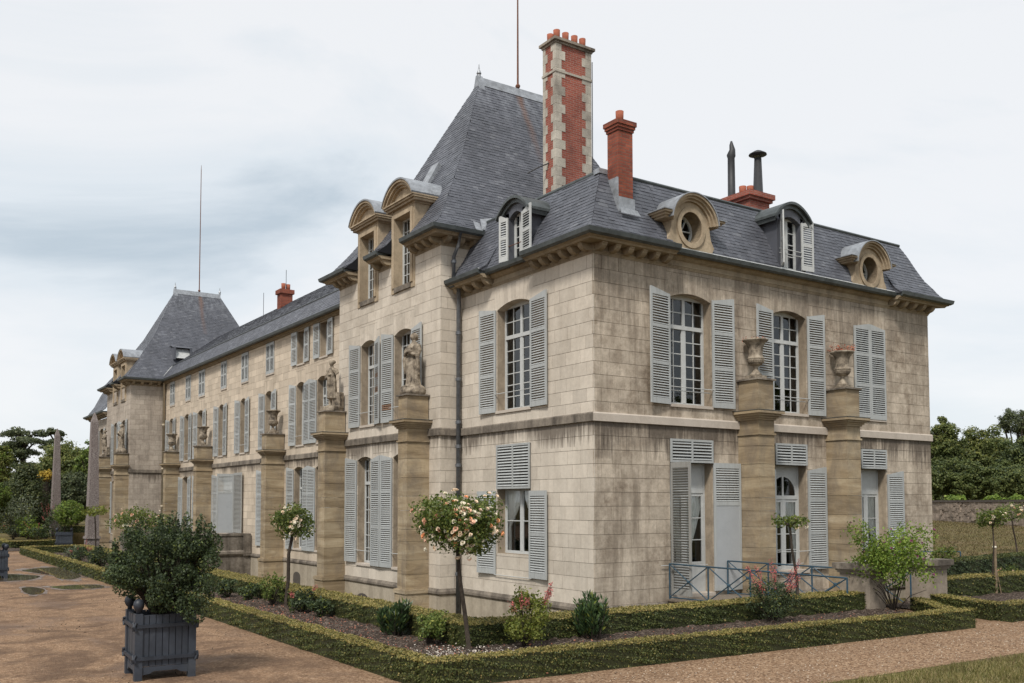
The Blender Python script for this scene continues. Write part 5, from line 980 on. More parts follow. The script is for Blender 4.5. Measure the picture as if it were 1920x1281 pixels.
def railing(p, q_, bays):
    p, q_ = np.array(p, float), np.array(q_, float); zb = -0.09
    fbp(MB().tube([p, q_], 0.02, 6), 'handrail', 'rail_blue'); fbp(MB().tube([(p[0], p[1], zb), (q_[0], q_[1], zb)], 0.015, 6), 'bottom_rail', 'rail_blue')
    for i in range(bays+1):
        a = p+(q_-p)*i/bays; fbp(MB().tube([(a[0], a[1], -0.16), a], 0.02, 6), 'post', 'rail_blue')
        if i < bays:
            b = p+(q_-p)*(i+1)/bays; mb = MB(); mb.tube([(a[0], a[1], zb), b], 0.014, 6); mb.tube([a, (b[0], b[1], zb)], 0.014, 6); c = (a+b)/2; c[2] = (p[2]+zb)/2; mb.lathe(tuple(c-np.array((0, 0, 0.035))), [(0.02, 0), (0.042, 0.02), (0.042, 0.05), (0.02, 0.07)], 8); fbp(mb, 'cross_brace', 'rail_blue')
railing((2.22, -0.10, 0.70), (2.45, -4.9, 0.66), 4); railing((4.2, -0.10, 0.70), (4.8, -4.75, 0.66), 4)
fb2 = empty('railing', (12.6, -0.4, -0.1), 'short blue iron railing at the far corner of the house', 'railing')
mb = MB(); mb.tube([(12.2, -0.25, 0.70), (13.2, -0.9, 0.70)], 0.02, 6); mb.tube([(12.2, -0.25, -0.3), (12.2, -0.25, 0.7)], 0.02, 6); mb.tube([(12.2, -0.25, 0.66), (12.75, -0.6, -0.1)], 0.014, 6); mb.tube([(13.2, -0.9, -0.3), (13.2, -0.9, 0.7)], 0.02, 6); k = mb.build('rails', ['rail_blue'], fb2); k.location = tuple(-np.array(fb2.location))
sb = empty('stone_bridge', (-2, 29.8, 0), 'weathered stone bridge with arch leading to the main door', 'bridge'); sbl = tuple(-np.array(sb.location))
FB = Fr((0, 27.3, 0), (1, 0, 0), (0, -1, 0))
m = MB(); arc = [(-1.0+1.9*math.cos(math.pi*k/12), -1.95+1.0*math.sin(math.pi*k/12)) for k in range(13)]
pts = [(-3.0, -2.2), (-3.0, -0.28), (1.3, -0.28), (1.3, -2.2)]
for a, b in zip(arc, arc[1:]): m.prism(FB, [a, b, (b[0], -0.28), (a[0], -0.28)], -5.4, 0.0)
m.box(FB, -3.4, -2.9, -5.4, 0.0, -2.25, -0.28); m.box(FB, 0.9, 1.3, -5.4, 0.0, -2.25, -0.28); k = m.build('arch', ['bridge_stone'], sb); k.location = sbl
m = MB(); m.sweep(FB, -3.4, 1.3, [(-0.3, -0.28), (0.05, -0.28), (0.09, -0.2), (0.09, -0.1), (0.03, -0.04), (-0.3, -0.04)]); k = m.build('moulding', ['bridge_stone'], sb); k.location = sbl
for i in range(5):
    for j in range(2):
        a = -3.3+i*0.86+(0.3 if j else 0); b = min(a+0.855, 1.3); z0 = -0.04+j*0.34; m = MB().box(FB, a, b, -0.3, 0.0, z0+0.003, z0+0.337); k = m.build('parapet_stone', ['bridge_stone'], sb); k.location = sbl
m = MB().box(FB, -3.4, 1.3, -0.34, 0.04, 0.64, 0.74); m.box(FB, 0.95, 1.34, -0.38, 0.08, -0.3, 0.64); k = m.build('coping', ['bridge_stone'], sb); k.location = sbl
m = MB().box(FB, -3.4, 1.3, -5.4, -5.1, -0.04, 0.74); m.box(FB, -3.4, 1.3, -5.1, -0.3, -0.28, 0.62); k = m.build('roadway', ['bridge_stone'], sb); k.location = sbl
# ------------------------------------------------------------------ urns and statues
def make_urn():
    o = empty('stone_urn', (0, 0, 0), '', 'urn', 'stone urns on the piers'); MB().wbox(-0.27, 0.27, -0.27, 0.27, 0, 0.10).build('foot_block', ['statue_stone'], o)
    prof = [(0.22, 0.10), (0.21, 0.14), (0.14, 0.19), (0.085, 0.26), (0.075, 0.32), (0.11, 0.36)]; MB().lathe((0, 0, 0), prof, 24).build('stem', ['statue_stone'], o, None, True)
    MB().lathe((0, 0, 0), [(0.11, 0.36), (0.2, 0.395), (0.27, 0.45), (0.30, 0.51), (0.295, 0.535)], 48, 0, 0.035).build('gadroon_bowl', ['statue_stone'], o)
    MB().lathe((0, 0, 0), [(0.295, 0.535), (0.31, 0.555), (0.30, 0.585), (0.262, 0.60), (0.248, 0.66), (0.248, 0.75), (0.262, 0.85), (0.30, 0.94), (0.36, 1.0), (0.42, 1.03), (0.45, 1.05), (0.45, 1.075), (0.41, 1.09), (0.33, 1.03), (0.25, 0.9), (0.2, 0.7)], 40).build('vase', ['statue_stone'], o, None, True)
    return o
urn = make_urn(); UL = ['stone urn on the side-wall pier nearest the house corner', 'stone urn with dried red plant on the farther side-wall pier', 'stone urn on the main front pier above the small white rose', 'stone urn on the second main front pier, left of the white door', 'stone urn on the pier beside the far pavilion']
for i, (k, lb) in enumerate(zip((0, 1, 4, 5, 6), UL)):
    o = urn if i == 0 else copy_tree(urn); o.location = TOPS[k]; o.scale = (0.72, 0.72, 0.95); o['label'] = lb; o.rotation_euler = (0, 0, 0.0 if k < 2 else math.pi/2)
def sprigs(loc, n, r, h, mat, label, cat, seed):
    rr = random.Random(seed); o = empty('dried_plant', loc, label, cat); m = MB(); P = []
    for i in range(n):
        a = rr.uniform(0, 6.28); e = (r*rr.uniform(0.3, 1)*math.cos(a), r*rr.uniform(0.3, 1)*math.sin(a), h*rr.uniform(0.3, 1)); m.tube([(e[0]*0.5, e[1]*0.5, -0.05), (e[0]*0.8, e[1]*0.8, e[2]*0.6), e], 0.006, 4)
        for _ in range(9): P.append([e[k]+rr.gauss(0, 0.035) for k in range(3)])
    m.build('stems', [mat], o); link('leaves', quads_mesh('leaves', leaf_quads(np.array(P), 0.05), [mat]), o)
tp = np.array(TOPS[1]); sprigs(tuple(tp+np.array((0, 0, 0.98))), 26, 0.36, 0.22, 'dry_red', 'withered reddish plant growing in the farther side-wall urn', 'plant', 3)
tp = np.array(TOPS[0]); sprigs(tuple(tp+np.array((0, 0, 0.98))), 22, 0.27, 0.07, 'dry_red', 'low withered red leaves in the urn nearest the corner', 'plant', 4)
def make_statue(kind):
    m = MB(); rr = random.Random(kind)
    def rings(L, folds=9, n=44):
        V = []; F = []
        for i, (z, cx_, cy_, rx, ry, amp) in enumerate(L):
            for k in range(n): a = 2*math.pi*k/n; f = 1+amp*math.sin(folds*a+z*3.0)+amp*0.6*math.sin((folds+5)*a-z*5); V.append((cx_+rx*f*math.cos(a), cy_+ry*f*math.sin(a), z))
        for i in range(len(L)-1):
            for k in range(n): F.append((i*n+k, i*n+(k+1) % n, (i+1)*n+(k+1) % n, (i+1)*n+k))
        F += [tuple(reversed(range(n))), tuple(range((len(L)-1)*n, len(L)*n))]; m.add(V, F)
    def ball(c, r, sq=(1, 1, 1)):
        V = []; F = []; nn, mm = 14, 9
        for i in range(1, mm):
            t = math.pi*i/mm
            for k in range(nn): a = 2*math.pi*k/nn; V.append((c[0]+r*sq[0]*math.sin(t)*math.cos(a), c[1]+r*sq[1]*math.sin(t)*math.sin(a), c[2]+r*sq[2]*math.cos(t)))
        for i in range(mm-2):
            for k in range(nn): F.append((i*nn+k, (i+1)*nn+k, (i+1)*nn+(k+1) % nn, i*nn+(k+1) % nn))
        F += [tuple(range(nn)), tuple(reversed(range((mm-2)*nn, (mm-1)*nn)))]; m.add(V, F)
    # local axes: x to the front, y to the figure's left
    if kind == 1:
        ball((0, 0, 0.10), 0.30, (1.0, 1.15, 0.55)); ball((0.08, -0.22, 0.12), 0.17); ball((-0.05, 0.2, 0.1), 0.18)
        rings([(0.18, 0.0, 0.0, 0.23, 0.25, 0.08), (0.35, 0.0, 0.0, 0.19, 0.20, 0.09), (0.6, 0.01, -0.01, 0.165, 0.185, 0.08), (0.85, 0.02, -0.01, 0.15, 0.19, 0.06), (1.0, 0.0, -0.02, 0.15, 0.195, 0.05), (1.12, 0.0, 0.0, 0.12, 0.155, 0.04), (1.22, 0.01, 0.02, 0.115, 0.15, 0.03), (1.34, 0.02, 0.03, 0.125, 0.175, 0.02), (1.43, 0.01, 0.03, 0.10, 0.17, 0.01), (1.49, 0.01, 0.03, 0.06, 0.08, 0.0), (1.56, 0.02, 0.02, 0.048, 0.05, 0.0)])
        ball((0.04, 0.015, 1.645), 0.088, (1.02, 0.86, 1.2)); ball((-0.03, 0.02, 1.67), 0.098, (1.0, 1.0, 1.02)); ball((-0.10, 0.03, 1.63), 0.05); ball((0.128, 0.01, 1.63), 0.02, (1, 0.7, 1.3))
        m.tube([(0.0, 0.2, 1.40), (0.02, 0.25, 1.24), (0.06, 0.24, 1.10), (0.17, 0.12, 1.14), (0.2, 0.0, 1.2)], [0.068, 0.06, 0.055, 0.045, 0.035], 10); m.tube([(0.0, -0.15, 1.40), (0.07, -0.22, 1.25), (0.13, -0.2, 1.14), (0.19, -0.06, 1.22), (0.18, 0.06, 1.33)], [0.066, 0.06, 0.052, 0.042, 0.035], 10)
        m.tube([(0.08, -0.2, 1.18), (0.1, -0.24, 1.0), (0.06, -0.26, 0.8), (0.05, -0.26, 0.6)], [0.05, 0.065, 0.06, 0.03], 8); m.tube([(0.12, 0.22, 1.15), (0.08, 0.24, 0.95), (0.02, 0.2, 0.7), (0.0, 0.22, 0.55)], [0.05, 0.06, 0.055, 0.03], 8); ball((0.2, 0.02, 1.22), 0.075, (0.8, 1.5, 0.8)); ball((0.17, -0.06, 0.24), 0.06, (1.5, 0.8, 0.6)); ball((0.15, 0.1, 0.22), 0.06, (1.5, 0.8, 0.6))
    else:
        m.wbox(-0.24, 0.24, -0.3, 0.3, 0, 0.16)
        for s_ in (-0.07, 0.085): m.tube([(0.0, s_, 0.14), (0.0, s_, 0.3), (0.01, s_*0.9, 0.5), (0.01, s_*0.8, 0.7)], [0.05, 0.06, 0.068, 0.09], 10); ball((0.06, s_, 0.18), 0.055, (1.6, 0.8, 0.6))
        rings([(0.42, 0.0, 0.02, 0.15, 0.17, 0.10), (0.6, 0.0, 0.01, 0.15, 0.165, 0.09), (0.85, 0.02, 0.0, 0.145, 0.175, 0.07), (1.0, 0.01, 0.0, 0.14, 0.18, 0.05), (1.12, 0.0, 0.0, 0.115, 0.15, 0.04), (1.25, 0.0, 0.0, 0.115, 0.16, 0.03), (1.36, 0.01, 0.0, 0.115, 0.185, 0.01), (1.42, 0.0, 0.0, 0.09, 0.16, 0.0), (1.47, 0.0, 0.0, 0.055, 0.06, 0.0), (1.53, 0.01, 0.0, 0.05, 0.05, 0.0)])
        ball((0.03, 0.0, 1.60), 0.085, (1.0, 0.88, 1.15)); ball((-0.01, 0.0, 1.645), 0.115, (1.05, 1.05, 0.68)); ball((0.118, 0.0, 1.585), 0.02, (1, 0.7, 1.2))
        m.tube([(0.0, 0.17, 1.38), (0.04, 0.26, 1.26), (0.08, 0.27, 1.2), (0.12, 0.16, 1.36), (0.12, 0.06, 1.48)], [0.062, 0.055, 0.05, 0.042, 0.034], 10); m.tube([(0.0, -0.17, 1.38), (0.03, -0.23, 1.2), (0.06, -0.2, 1.08), (0.16, -0.05, 1.14), (0.18, 0.06, 1.22)], [0.062, 0.056, 0.05, 0.042, 0.035], 10)
        m.tube([(0.16, 0.0, 1.12), (0.15, 0.03, 0.9), (0.12, 0.02, 0.7), (0.11, 0.04, 0.55)], [0.06, 0.065, 0.055, 0.03], 8); m.wbox(-0.22, 0.0, 0.15, 0.34, 0.1, 0.62)
    o = m.build('statue_raw', ['statue_stone']); md = o.modifiers.new('r', 'REMESH'); md.mode = 'VOXEL'; md.voxel_size = 0.017; md.use_smooth_shade = True; sm2 = o.modifiers.new('s', 'SMOOTH'); sm2.iterations = 2; sm2.factor = 0.4
    dg = bpy.context.evaluated_depsgraph_get(); me = bpy.data.meshes.new_from_object(o.evaluated_get(dg)); bpy.data.objects.remove(o); me.materials.clear(); me.materials.append(MATS['statue_stone']); return me
SME = {1: make_statue(1), 2: make_statue(2)}
for k, kind, rz, lb in ((2, 1, math.radians(200), 'robed stone statue on the pier beside the grey downpipe'), (3, 2, math.radians(205), 'stone statue with hand raised to its chin on the second pier'), (7, 1, math.radians(190), 'distant robed statue at the corner of the far pavilion'), (8, 2, math.radians(190), 'farthest statue, half hidden beside the obelisk')):
    o = link('statue', SME[kind], None, TOPS[k]); o.rotation_euler = (0, 0, rz); tag(o, lb, 'statue', 'statues on the front piers')
# ------------------------------------------------------------------ curtains behind the ground-floor glass
def curtain(fr, ua, ub, z0, z1, d, pull, label):
    """hangs from ua..ub at the top and is drawn towards ua from mid height"""
    V = []; F = []; nu, nz = 36, 18
    for j in range(nz+1):
        f = j/nz; z = z1+(z0-z1)*f; w = 1-(1-pull)*min(1, max(0, (f-0.05)/0.55))**1.4 if f < 0.6 else pull+0.06*(f-0.6)
        for i in range(nu+1): t = i/nu; V.append(fr.P(ua+(ub-ua)*t*w, d+0.028*math.sin(t*nu*0.9)*(0.5+0.5*w), z))
    for j in range(nz):
        for i in range(nu): a = j*(nu+1)+i; F.append((a, a+1, a+nu+2, a+nu+1))
    m = MB(); m.add(V, F); tag(m.build('curtain', ['curtain_cloth'], None, None, True), label, 'curtain', 'white curtains in the ground-floor windows')
curtain(FLf, 3.96, 3.28, 0.92, 2.5, -0.318, 0.22, 'white tied-back curtain, left half of the ground window under the louvred panel'); curtain(FLf, 2.56, 3.20, 0.92, 2.5, -0.318, 0.25, 'white tied-back curtain, right half of the ground window under the louvred panel')
curtain(FRt, 3.06, 2.44, 0.0, 2.4, -0.335, 0.35, 'white curtain drawn aside in the left leaf of the side door'); curtain(FRt, 3.12, 3.72, 0.0, 2.4, -0.335, 0.3, 'white curtain in the right leaf of the side door'); curtain(FRt, 6.2, 6.72, 0.4, 2.25, -0.335, 0.3, 'white curtain at the left of the arched side window'); curtain(FRt, 7.33, 6.80, 0.4, 2.25, -0.335, 0.4, 'white curtain at the right of the arched side window'); curtain(FRt, 10.9, 10.4, 0.4, 2.4, -0.335, 0.6, 'white curtain in the farthest side window')
curtain(FPv, 10.3, 10.7, 0.3, 2.75, -0.40, 0.5, 'white curtain in the pavilion ground-floor window')
# ------------------------------------------------------------------ planting
def depth_of(x, y): return float(np.dot(np.array((x, y, 0))-CAM, Fw))
def on_ray(u, v, dep): return CAM+(Fw+Rt*(u-960)/FPX+Up*(PY-v)/FPX)*dep
BL = {}
def blossom_mesh(mat):
    if mat not in BL:
        m = MB(); rr = random.Random(5)
        for k in range(9):
            a = k*2.4; r0 = 0.25+0.75*(k/9); tilt = 0.3+0.6*k/9; c = np.array((math.cos(a)*0.4*r0, math.sin(a)*0.4*r0, 0.3*(1-k/9))); t = np.array((-math.sin(a), math.cos(a), 0)); up = np.array((math.cos(a)*tilt, math.sin(a)*tilt, 1-tilt*0.5))
            m.add([c-t*0.3, c+up*0.25-t*0.38, c+up*0.5, c+up*0.25+t*0.38, c+t*0.3], [(0, 1, 2, 3, 4)])
        BL[mat] = m.mesh('blossom', [mat])
    return BL[mat]
def foliage(blobs, n, leaf, r, shell=0.55, jit=0.0):
    """points spread through ellipsoids (centre, radii), thicker towards their outside"""
    vol = np.array([b[1][0]*b[1][1]*b[1][2] for b in blobs])**0.7; cnt = (n*vol/vol.sum()).astype(int)+1; P = []; N = []; rm = np.min([b[1] for b in blobs], 0)*1.3
    for (c, rad), k in zip(blobs, cnt):
        d_ = r.normal(size=(k, 3)); d_ /= np.linalg.norm(d_, axis=1)[:, None]; q_ = r.random(k)**(1/3)*(1-shell)+shell*(1-0.25*r.random(k)**2); q_ = np.where(r.random(k) < 0.3, r.random(k)**(1/3), q_)
        P.append(np.array(c)+d_*q_[:, None]*np.array(rad)+jit*r.normal(size=(k, 3))*r.random((k, 1))*np.minimum(rad, rm)); N.append(d_)
    return np.concatenate(P), np.concatenate(N)
def blobs_in(c, rad, n, size, r, flat=0.75):
    out = []
    for _ in range(n):
        d_ = r.normal(size=3); d_ /= np.linalg.norm(d_); q_ = r.uniform(0.35, 0.85); s = size*r.uniform(0.7, 1.3); out.append((np.array(c)+d_*q_*np.array(rad), (s, s, s*flat)))
    return out
def std_rose(u, v, crown, rad_px, label, nleaf, flowers, mats, seed, leafmat='leaf_rose', leaf=0.055, xplane=None, stake=False, trunk=0.024, group='standard roses in the beds', bsize=0.05):
    r = np.random.default_rng(seed); x, y = gp(u, v) if xplane is None else tuple(px(u, v, 'x', xplane)[:2]); z0 = hz(x, y) if x > 14.5 else 0.0; dep = depth_of(x, y); c = on_ray(crown[0], crown[1], dep); rx, rz = rad_px[0]*dep/FPX, rad_px[1]*dep/FPX
    o = empty('standard_rose', (x, y, z0), label, 'rose', group); L = np.array((x, y, z0)); m = MB(); base = np.array((x, y, z0-0.05)); fork = c-np.array((0, 0, rz*0.75))
    m.tube([base, base*0.6+fork*0.4+r.normal(size=3)*0.012, base*0.25+fork*0.75+r.normal(size=3)*0.012, fork], [trunk*1.15, trunk, trunk*0.9, trunk*0.85], 8); m.v = [tuple(np.array(p)-L) for p in m.v]; m.build('trunk', ['bark'], o, None, True)
    k = MB(); bl = []
    for i in range(11):
        a = i*2.39; e_ = c+np.array((rx*0.75*math.cos(a)*Rt[0], rx*0.75*math.cos(a)*Rt[1], 0))+np.array((Fw[0], Fw[1], 0))*rx*0.7*math.sin(a)+np.array((0, 0, rz*r.uniform(-0.55, 0.7))); k.tube([fork, (fork+e_)/2+np.array((0, 0, 0.05)), e_], [0.012, 0.008, 0.004], 5); bl.append((e_, (rx*0.40, rx*0.40, rz*0.5)))
    bl += [(c, (rx*0.86, rx*0.86, rz*0.86)), (c+np.array((0, 0, rz*0.2)), (rx*0.7, rx*0.7, rz*0.75))]; k.v = [tuple(np.array(p)-L) for p in k.v]; k.build('branches', ['bark'], o)
    P, N = foliage(bl, nleaf, leaf, r, 0.5, 0.25); link('leaves', quads_mesh('leaves', leaf_quads(P, leaf, 0.8, N, 0.6)-L, [leafmat, 'leaf_lime'], (r.random(len(P)) < 0.12).astype(int)), o)
    i = 0
    while i < flowers:
        b = bl[r.integers(len(bl))] if r.random() < 0.45 else bl[-1-int(r.integers(2))]; d_ = r.normal(size=3); d_ -= 0.7*Fw; d_ /= np.linalg.norm(d_); p = np.array(b[0])+d_*np.array(b[1])*r.uniform(0.95, 1.1)
        for j in range(min(int(r.integers(1, 6)), flowers-i)):
            f = link('blossom', blossom_mesh(mats[r.integers(len(mats))]), o); f.location = tuple(p-L+r.normal(size=3)*bsize*1.1); s = bsize*r.uniform(0.7, 1.25); f.scale = (s, s, s); f.rotation_euler = Vector(tuple(d_+np.array((0, 0, 0.4)))).to_track_quat('Z', 'Y').to_euler(); i += 1
    if stake: 
        s_ = MB(); s_.tube([(0.06, -0.05, -0.1), (0.05, -0.05, 1.25)], 0.03, 8); s_.tube([(0.2, -0.1, -0.05), (0.08, -0.05, 0.6)], 0.015, 6); st2 = s_.build('support_stake', ['stake_wood'], o); st2.location = (0, 0, 0); MB().lathe((0.04, -0.04, 1.1), [(0.045, 0), (0.05, 0.02), (0.045, 0.04)], 8).build('tie', ['petal_white'], st2)
    return o
std_rose(881, 1224, (858, 984), (76, 60), 'large standard rose covered in peach blossoms by the corner bed', 8500, 190, ('petal_peach', 'petal_cream', 'petal_cream', 'petal_cream', 'petal_white', 'petal_white', 'petal_white', 'petal_orange'), 1, leaf=0.05, trunk=0.032, bsize=0.052)
std_rose(535, 1137, (548, 980), (37, 35), 'standard rose with white blossoms and dark graft before the main front', 2600, 38, ('petal_white', 'petal_cream'), 2, leaf=0.055, trunk=0.04, bsize=0.055)
std_rose(1497, 1150, (1481, 978), (34, 15), 'sparse standard rose with few leaves below the arched side window', 420, 4, ('petal_white', 'petal_cream'), 3, leaf=0.06, trunk=0.026, bsize=0.06)
std_rose(1862, 1116, (1861, 975), (27, 20), 'staked standard rose with cream blossoms in the right-hand bed', 1100, 12, ('petal_white', 'petal_cream'), 4, leaf=0.055, trunk=0.018, stake=True)
std_rose(1908, 1050, (1897, 962), (26, 18), 'rear standard rose with pink-white blossoms at the right picture edge', 1100, 16, ('petal_white', 'petal_cream', 'petal_peach'), 5, leaf=0.06, trunk=0.03)
std_rose(1782, 1118, (1769, 1040), (24, 15), 'young flowerless standard rose beside the right pillar', 420, 0, ('petal_white',), 6, leaf=0.06, trunk=0.014)
std_rose(221, 1012, (262, 977), (52, 24), 'wide standard rose with cream blossoms behind the tubbed shrub', 2400, 50, ('petal_white', 'petal_cream', 'petal_peach'), 7, xplane=-6.9, leaf=0.07, trunk=0.05, bsize=0.07)
std_rose(183, 1022, (178, 958), (24, 11), 'small bare-stemmed standard rose in front of the nearer obelisk', 420, 0, ('petal_white',), 8, 'leaf_lime', xplane=-7.0, leaf=0.08, trunk=0.025)
def shrub(u, v, w_px, h_px, label, leafmat, n, leaf, seed, kind='round', xplane=None, yplane=None, spikes=0, flowers=0, fmat='petal_purple', lean=0.0, group='shrubs in the beds', cat='shrub', spread=1.0):
    r = np.random.default_rng(seed); x, y = tuple(px(u, v, 'y', yplane)[:2]) if yplane is not None else gp(u, v) if xplane is None else tuple(px(u, v, 'x', xplane)[:2]); dep = depth_of(x, y); s = dep/FPX; rx, H = w_px*s/2, h_px*s; z0 = hz(x, y); o = empty('shrub', (x, y, z0), label, cat, group); m = MB(); P = []; N = []
    if kind == 'upright':                                    # many erect shoots set with narrow leaves
        for i in range(26):
            a = r.uniform(0, 6.28); q_ = r.random()**0.5; e_ = np.array((rx*q_*math.cos(a), rx*q_*math.sin(a), H*r.uniform(0.62, 1.08)*(1-0.2*q_))); b_ = e_*np.array((0.45, 0.45, 0)); m.tube([b_, b_*0.4+e_*0.6*np.array((1, 1, 0.9)), e_], [0.010, 0.008, 0.004], 5)
            k = n//26; t = 0.18+0.82*r.random(k)**0.8; c = b_+(e_-b_)*t[:, None]; d_ = r.normal(size=(k, 3)); d_[:, 2] = np.abs(d_[:, 2])*0.6; d_ /= np.linalg.norm(d_, axis=1)[:, None]; P.append(c+d_*leaf*0.75); N.append(d_)
        P = np.concatenate(P); N = np.concatenate(N); N[:, 2] += 0.9; N /= np.linalg.norm(N, axis=1)[:, None]; B = np.cross(N, r.normal(size=N.shape)); B /= np.linalg.norm(B, axis=1)[:, None]; ss = leaf*1.25*r.uniform(0.7, 1.2, len(P))[:, None]; P = P-N*ss*0.4; V = np.stack([P, P+N*ss*0.5+B*ss*0.13, P+N*ss, P+N*ss*0.5-B*ss*0.13], 1)
    else:
        bl = [(np.array((0, 0, H*0.5)), (rx*0.75, rx*0.75, H*0.42))]
        for i in range(14 if kind == 'round' else 20):
            a = r.uniform(0, 6.28); q_ = r.uniform(0.3, 1.0)*spread; e_ = np.array((rx*q_*math.cos(a), rx*q_*math.sin(a), H*r.uniform(0.35, 0.95)*(1-0.2*q_))); m.tube([(0, 0, -0.03), e_*0.5+np.array((0, 0, 0.06*H)), e_], [0.012, 0.008, 0.004], 5); bl.append((e_, (rx*0.3, rx*0.3, H*0.16)))
        if kind == 'open': bl = bl[1:]
        if kind == 'purple': bl = [(c_+np.array((0, 0, 0.22*H)), q2_) for c_, q2_ in bl[1:]]+[(np.array((Rt[0]*rx*a_, Rt[1]*rx*a_, H*b_)), (rx*0.34, rx*0.34, H*0.17)) for a_, b_ in ((-0.75, 0.85), (-0.5, 0.72), (-0.2, 0.68), (0.2, 0.6), (0.5, 0.62), (0.7, 0.7), (0.9, 0.92), (-0.95, 0.97), (0.0, 0.45))]
        P, N = foliage(bl, n, leaf, r, 0.45, 0.35); P = P[P[:, 2] > 0.02]; V = leaf_quads(P, leaf, 0.7, N[:len(P)] if len(N) == len(P) else None, 0.5)
    if lean: V = V+np.array((Rt[0], Rt[1], 0))*lean*V[:, :, 2:3]
    m.build('stems', ['bark'], o); link('leaves', quads_mesh('leaves', V, [leafmat, 'leaf_lime'], (r.random(len(V)) < 0.08).astype(int)), o)
    for i in range(spikes):
        a = r.uniform(0, 6.28); b_ = np.array((rx*0.5*math.cos(a), rx*0.5*math.sin(a), H*0.5)); e_ = np.array((rx*1.15*math.cos(a), rx*1.15*math.sin(a), H*r.uniform(0.7, 1.35))); k = MB(); k.tube([b_, (b_+e_)/2, e_], 0.004, 4); sp_ = k.build('flower_spike', ['bark'], o); t = r.random(70)**0.7; pts = b_+(e_-b_)*(0.45+0.55*t)[:, None]+r.normal(size=(70, 3))*0.02; link('petals', quads_mesh('petals', leaf_quads(pts, 0.026), ['spike_red']), sp_)['kind'] = 'stuff'
    for i in range(flowers):
        p = P[r.integers(len(P))]; f = link('blossom', blossom_mesh(fmat), o); f.location = tuple(p*1.03); f.scale = (0.05,)*3; f.rotation_euler = (r.uniform(-1, 1), r.uniform(-1, 1), 0)
    return o
shrub(740, 1182, 60, 72, 'dense dark green laurel-like shrub between hedge and pavilion', 'leaf_laurel', 2400, 0.085, 11, 'upright', xplane=-6.6); shrub(1112, 1192, 66, 86, 'dark upright shrub in front of the house corner', 'leaf_laurel', 2400, 0.085, 12, 'upright', yplane=-5.05)
shrub(985, 1205, 88, 112, 'bright lime-green bush with red flower spikes left of the corner', 'leaf_lime', 2600, 0.05, 13, 'round', spikes=7, yplane=-5.15); shrub(805, 1198, 62, 72, 'loose light green shrub beside the peach rose stem', 'leaf_rose', 1300, 0.05, 14, 'open', xplane=-6.6)
shrub(565, 1130, 46, 48, 'low green shrub at the foot of the white rose', 'leaf_dark', 900, 0.06, 15, spikes=2, xplane=-6.6); shrub(510, 1124, 44, 62, 'airy pale green shrub left of the white rose', 'leaf_rose', 700, 0.06, 16, 'open', xplane=-6.6); shrub(601, 1150, 44, 40, 'small dark shrub right of the white rose stem', 'leaf_dark', 700, 0.06, 17, xplane=-6.6); shrub(468, 1118, 44, 36, 'small dark shrub at the left end of the soil bed', 'leaf_dark', 700, 0.06, 18, xplane=-6.6)
shrub(1450, 1172, 84, 92, 'fine-leaved bush with many red flower spikes before the footbridge', 'leaf_dark', 3400, 0.04, 19, 'round', spikes=15, yplane=-5.3); shrub(1676, 1150, 134, 152, 'tall rose bush with purple flowers in front of the left pillar', 'leaf_bright', 6500, 0.062, 20, 'purple', yplane=-5.45, flowers=34, cat='rose bush', spread=1.0)
shrub(190, 1050, 50, 46, 'dark rounded shrub in the far left bed', 'leaf_dark', 900, 0.08, 22, xplane=-7.2); shrub(150, 1038, 34, 34, 'red-tinged low shrub left of the dark rounded one', 'leaf_dark', 500, 0.08, 23, xplane=-7.3, spikes=5); shrub(138, 1034, 34, 30, 'small silvery green shrub beside the third tub', 'leaf_olive', 500, 0.08, 24, xplane=-7.2); shrub(352, 1056, 66, 84, 'fresh lime-green shrub between tubbed shrub and stone bridge', 'leaf_bright', 1300, 0.07, 25, xplane=-6.8); shrub(425, 1062, 40, 40, 'dark shrub below the stone bridge parapet', 'leaf_dark', 500, 0.07, 26, xplane=-6.9)
shrub(300, 1060, 70, 90, 'leggy green shrub behind the tub with upright shoots', 'leaf_rose', 900, 0.08, 27, 'open', xplane=-6.8); shrub(245, 1040, 50, 50, 'dull green shrub beneath the wide cream rose', 'leaf_dark', 700, 0.09, 28, xplane=-7.0)
shrub(1893, 1098, 50, 40, 'low green bush with pink flowers against the middle hedge', 'leaf_rose', 700, 0.05, 29, flowers=6, fmat='petal_peach')
for u, v, w_, h_, lb, mt, sd_, sp_ in ((25, 1012, 86, 86, 'grey-green olive-like bush at the left picture edge', 'leaf_olive', 31, 0), (30, 1008, 40, 26, 'low green clump in the far left bed', 'leaf_dark', 32, 2), (52, 1012, 46, 52, 'yellow-green shrub left of the farther obelisk', 'leaf_bright', 33, 0), (100, 1014, 40, 60, 'pink plumed shrub at the foot of the farther obelisk', 'leaf_dark', 34, 10), (72, 1014, 44, 28, 'red-spiked low shrub in the far left bed', 'leaf_dark', 35, 4)): shrub(u, v, w_, h_, lb, mt, 1300 if w_ > 80 else 700, 0.12, sd_, spikes=sp_)
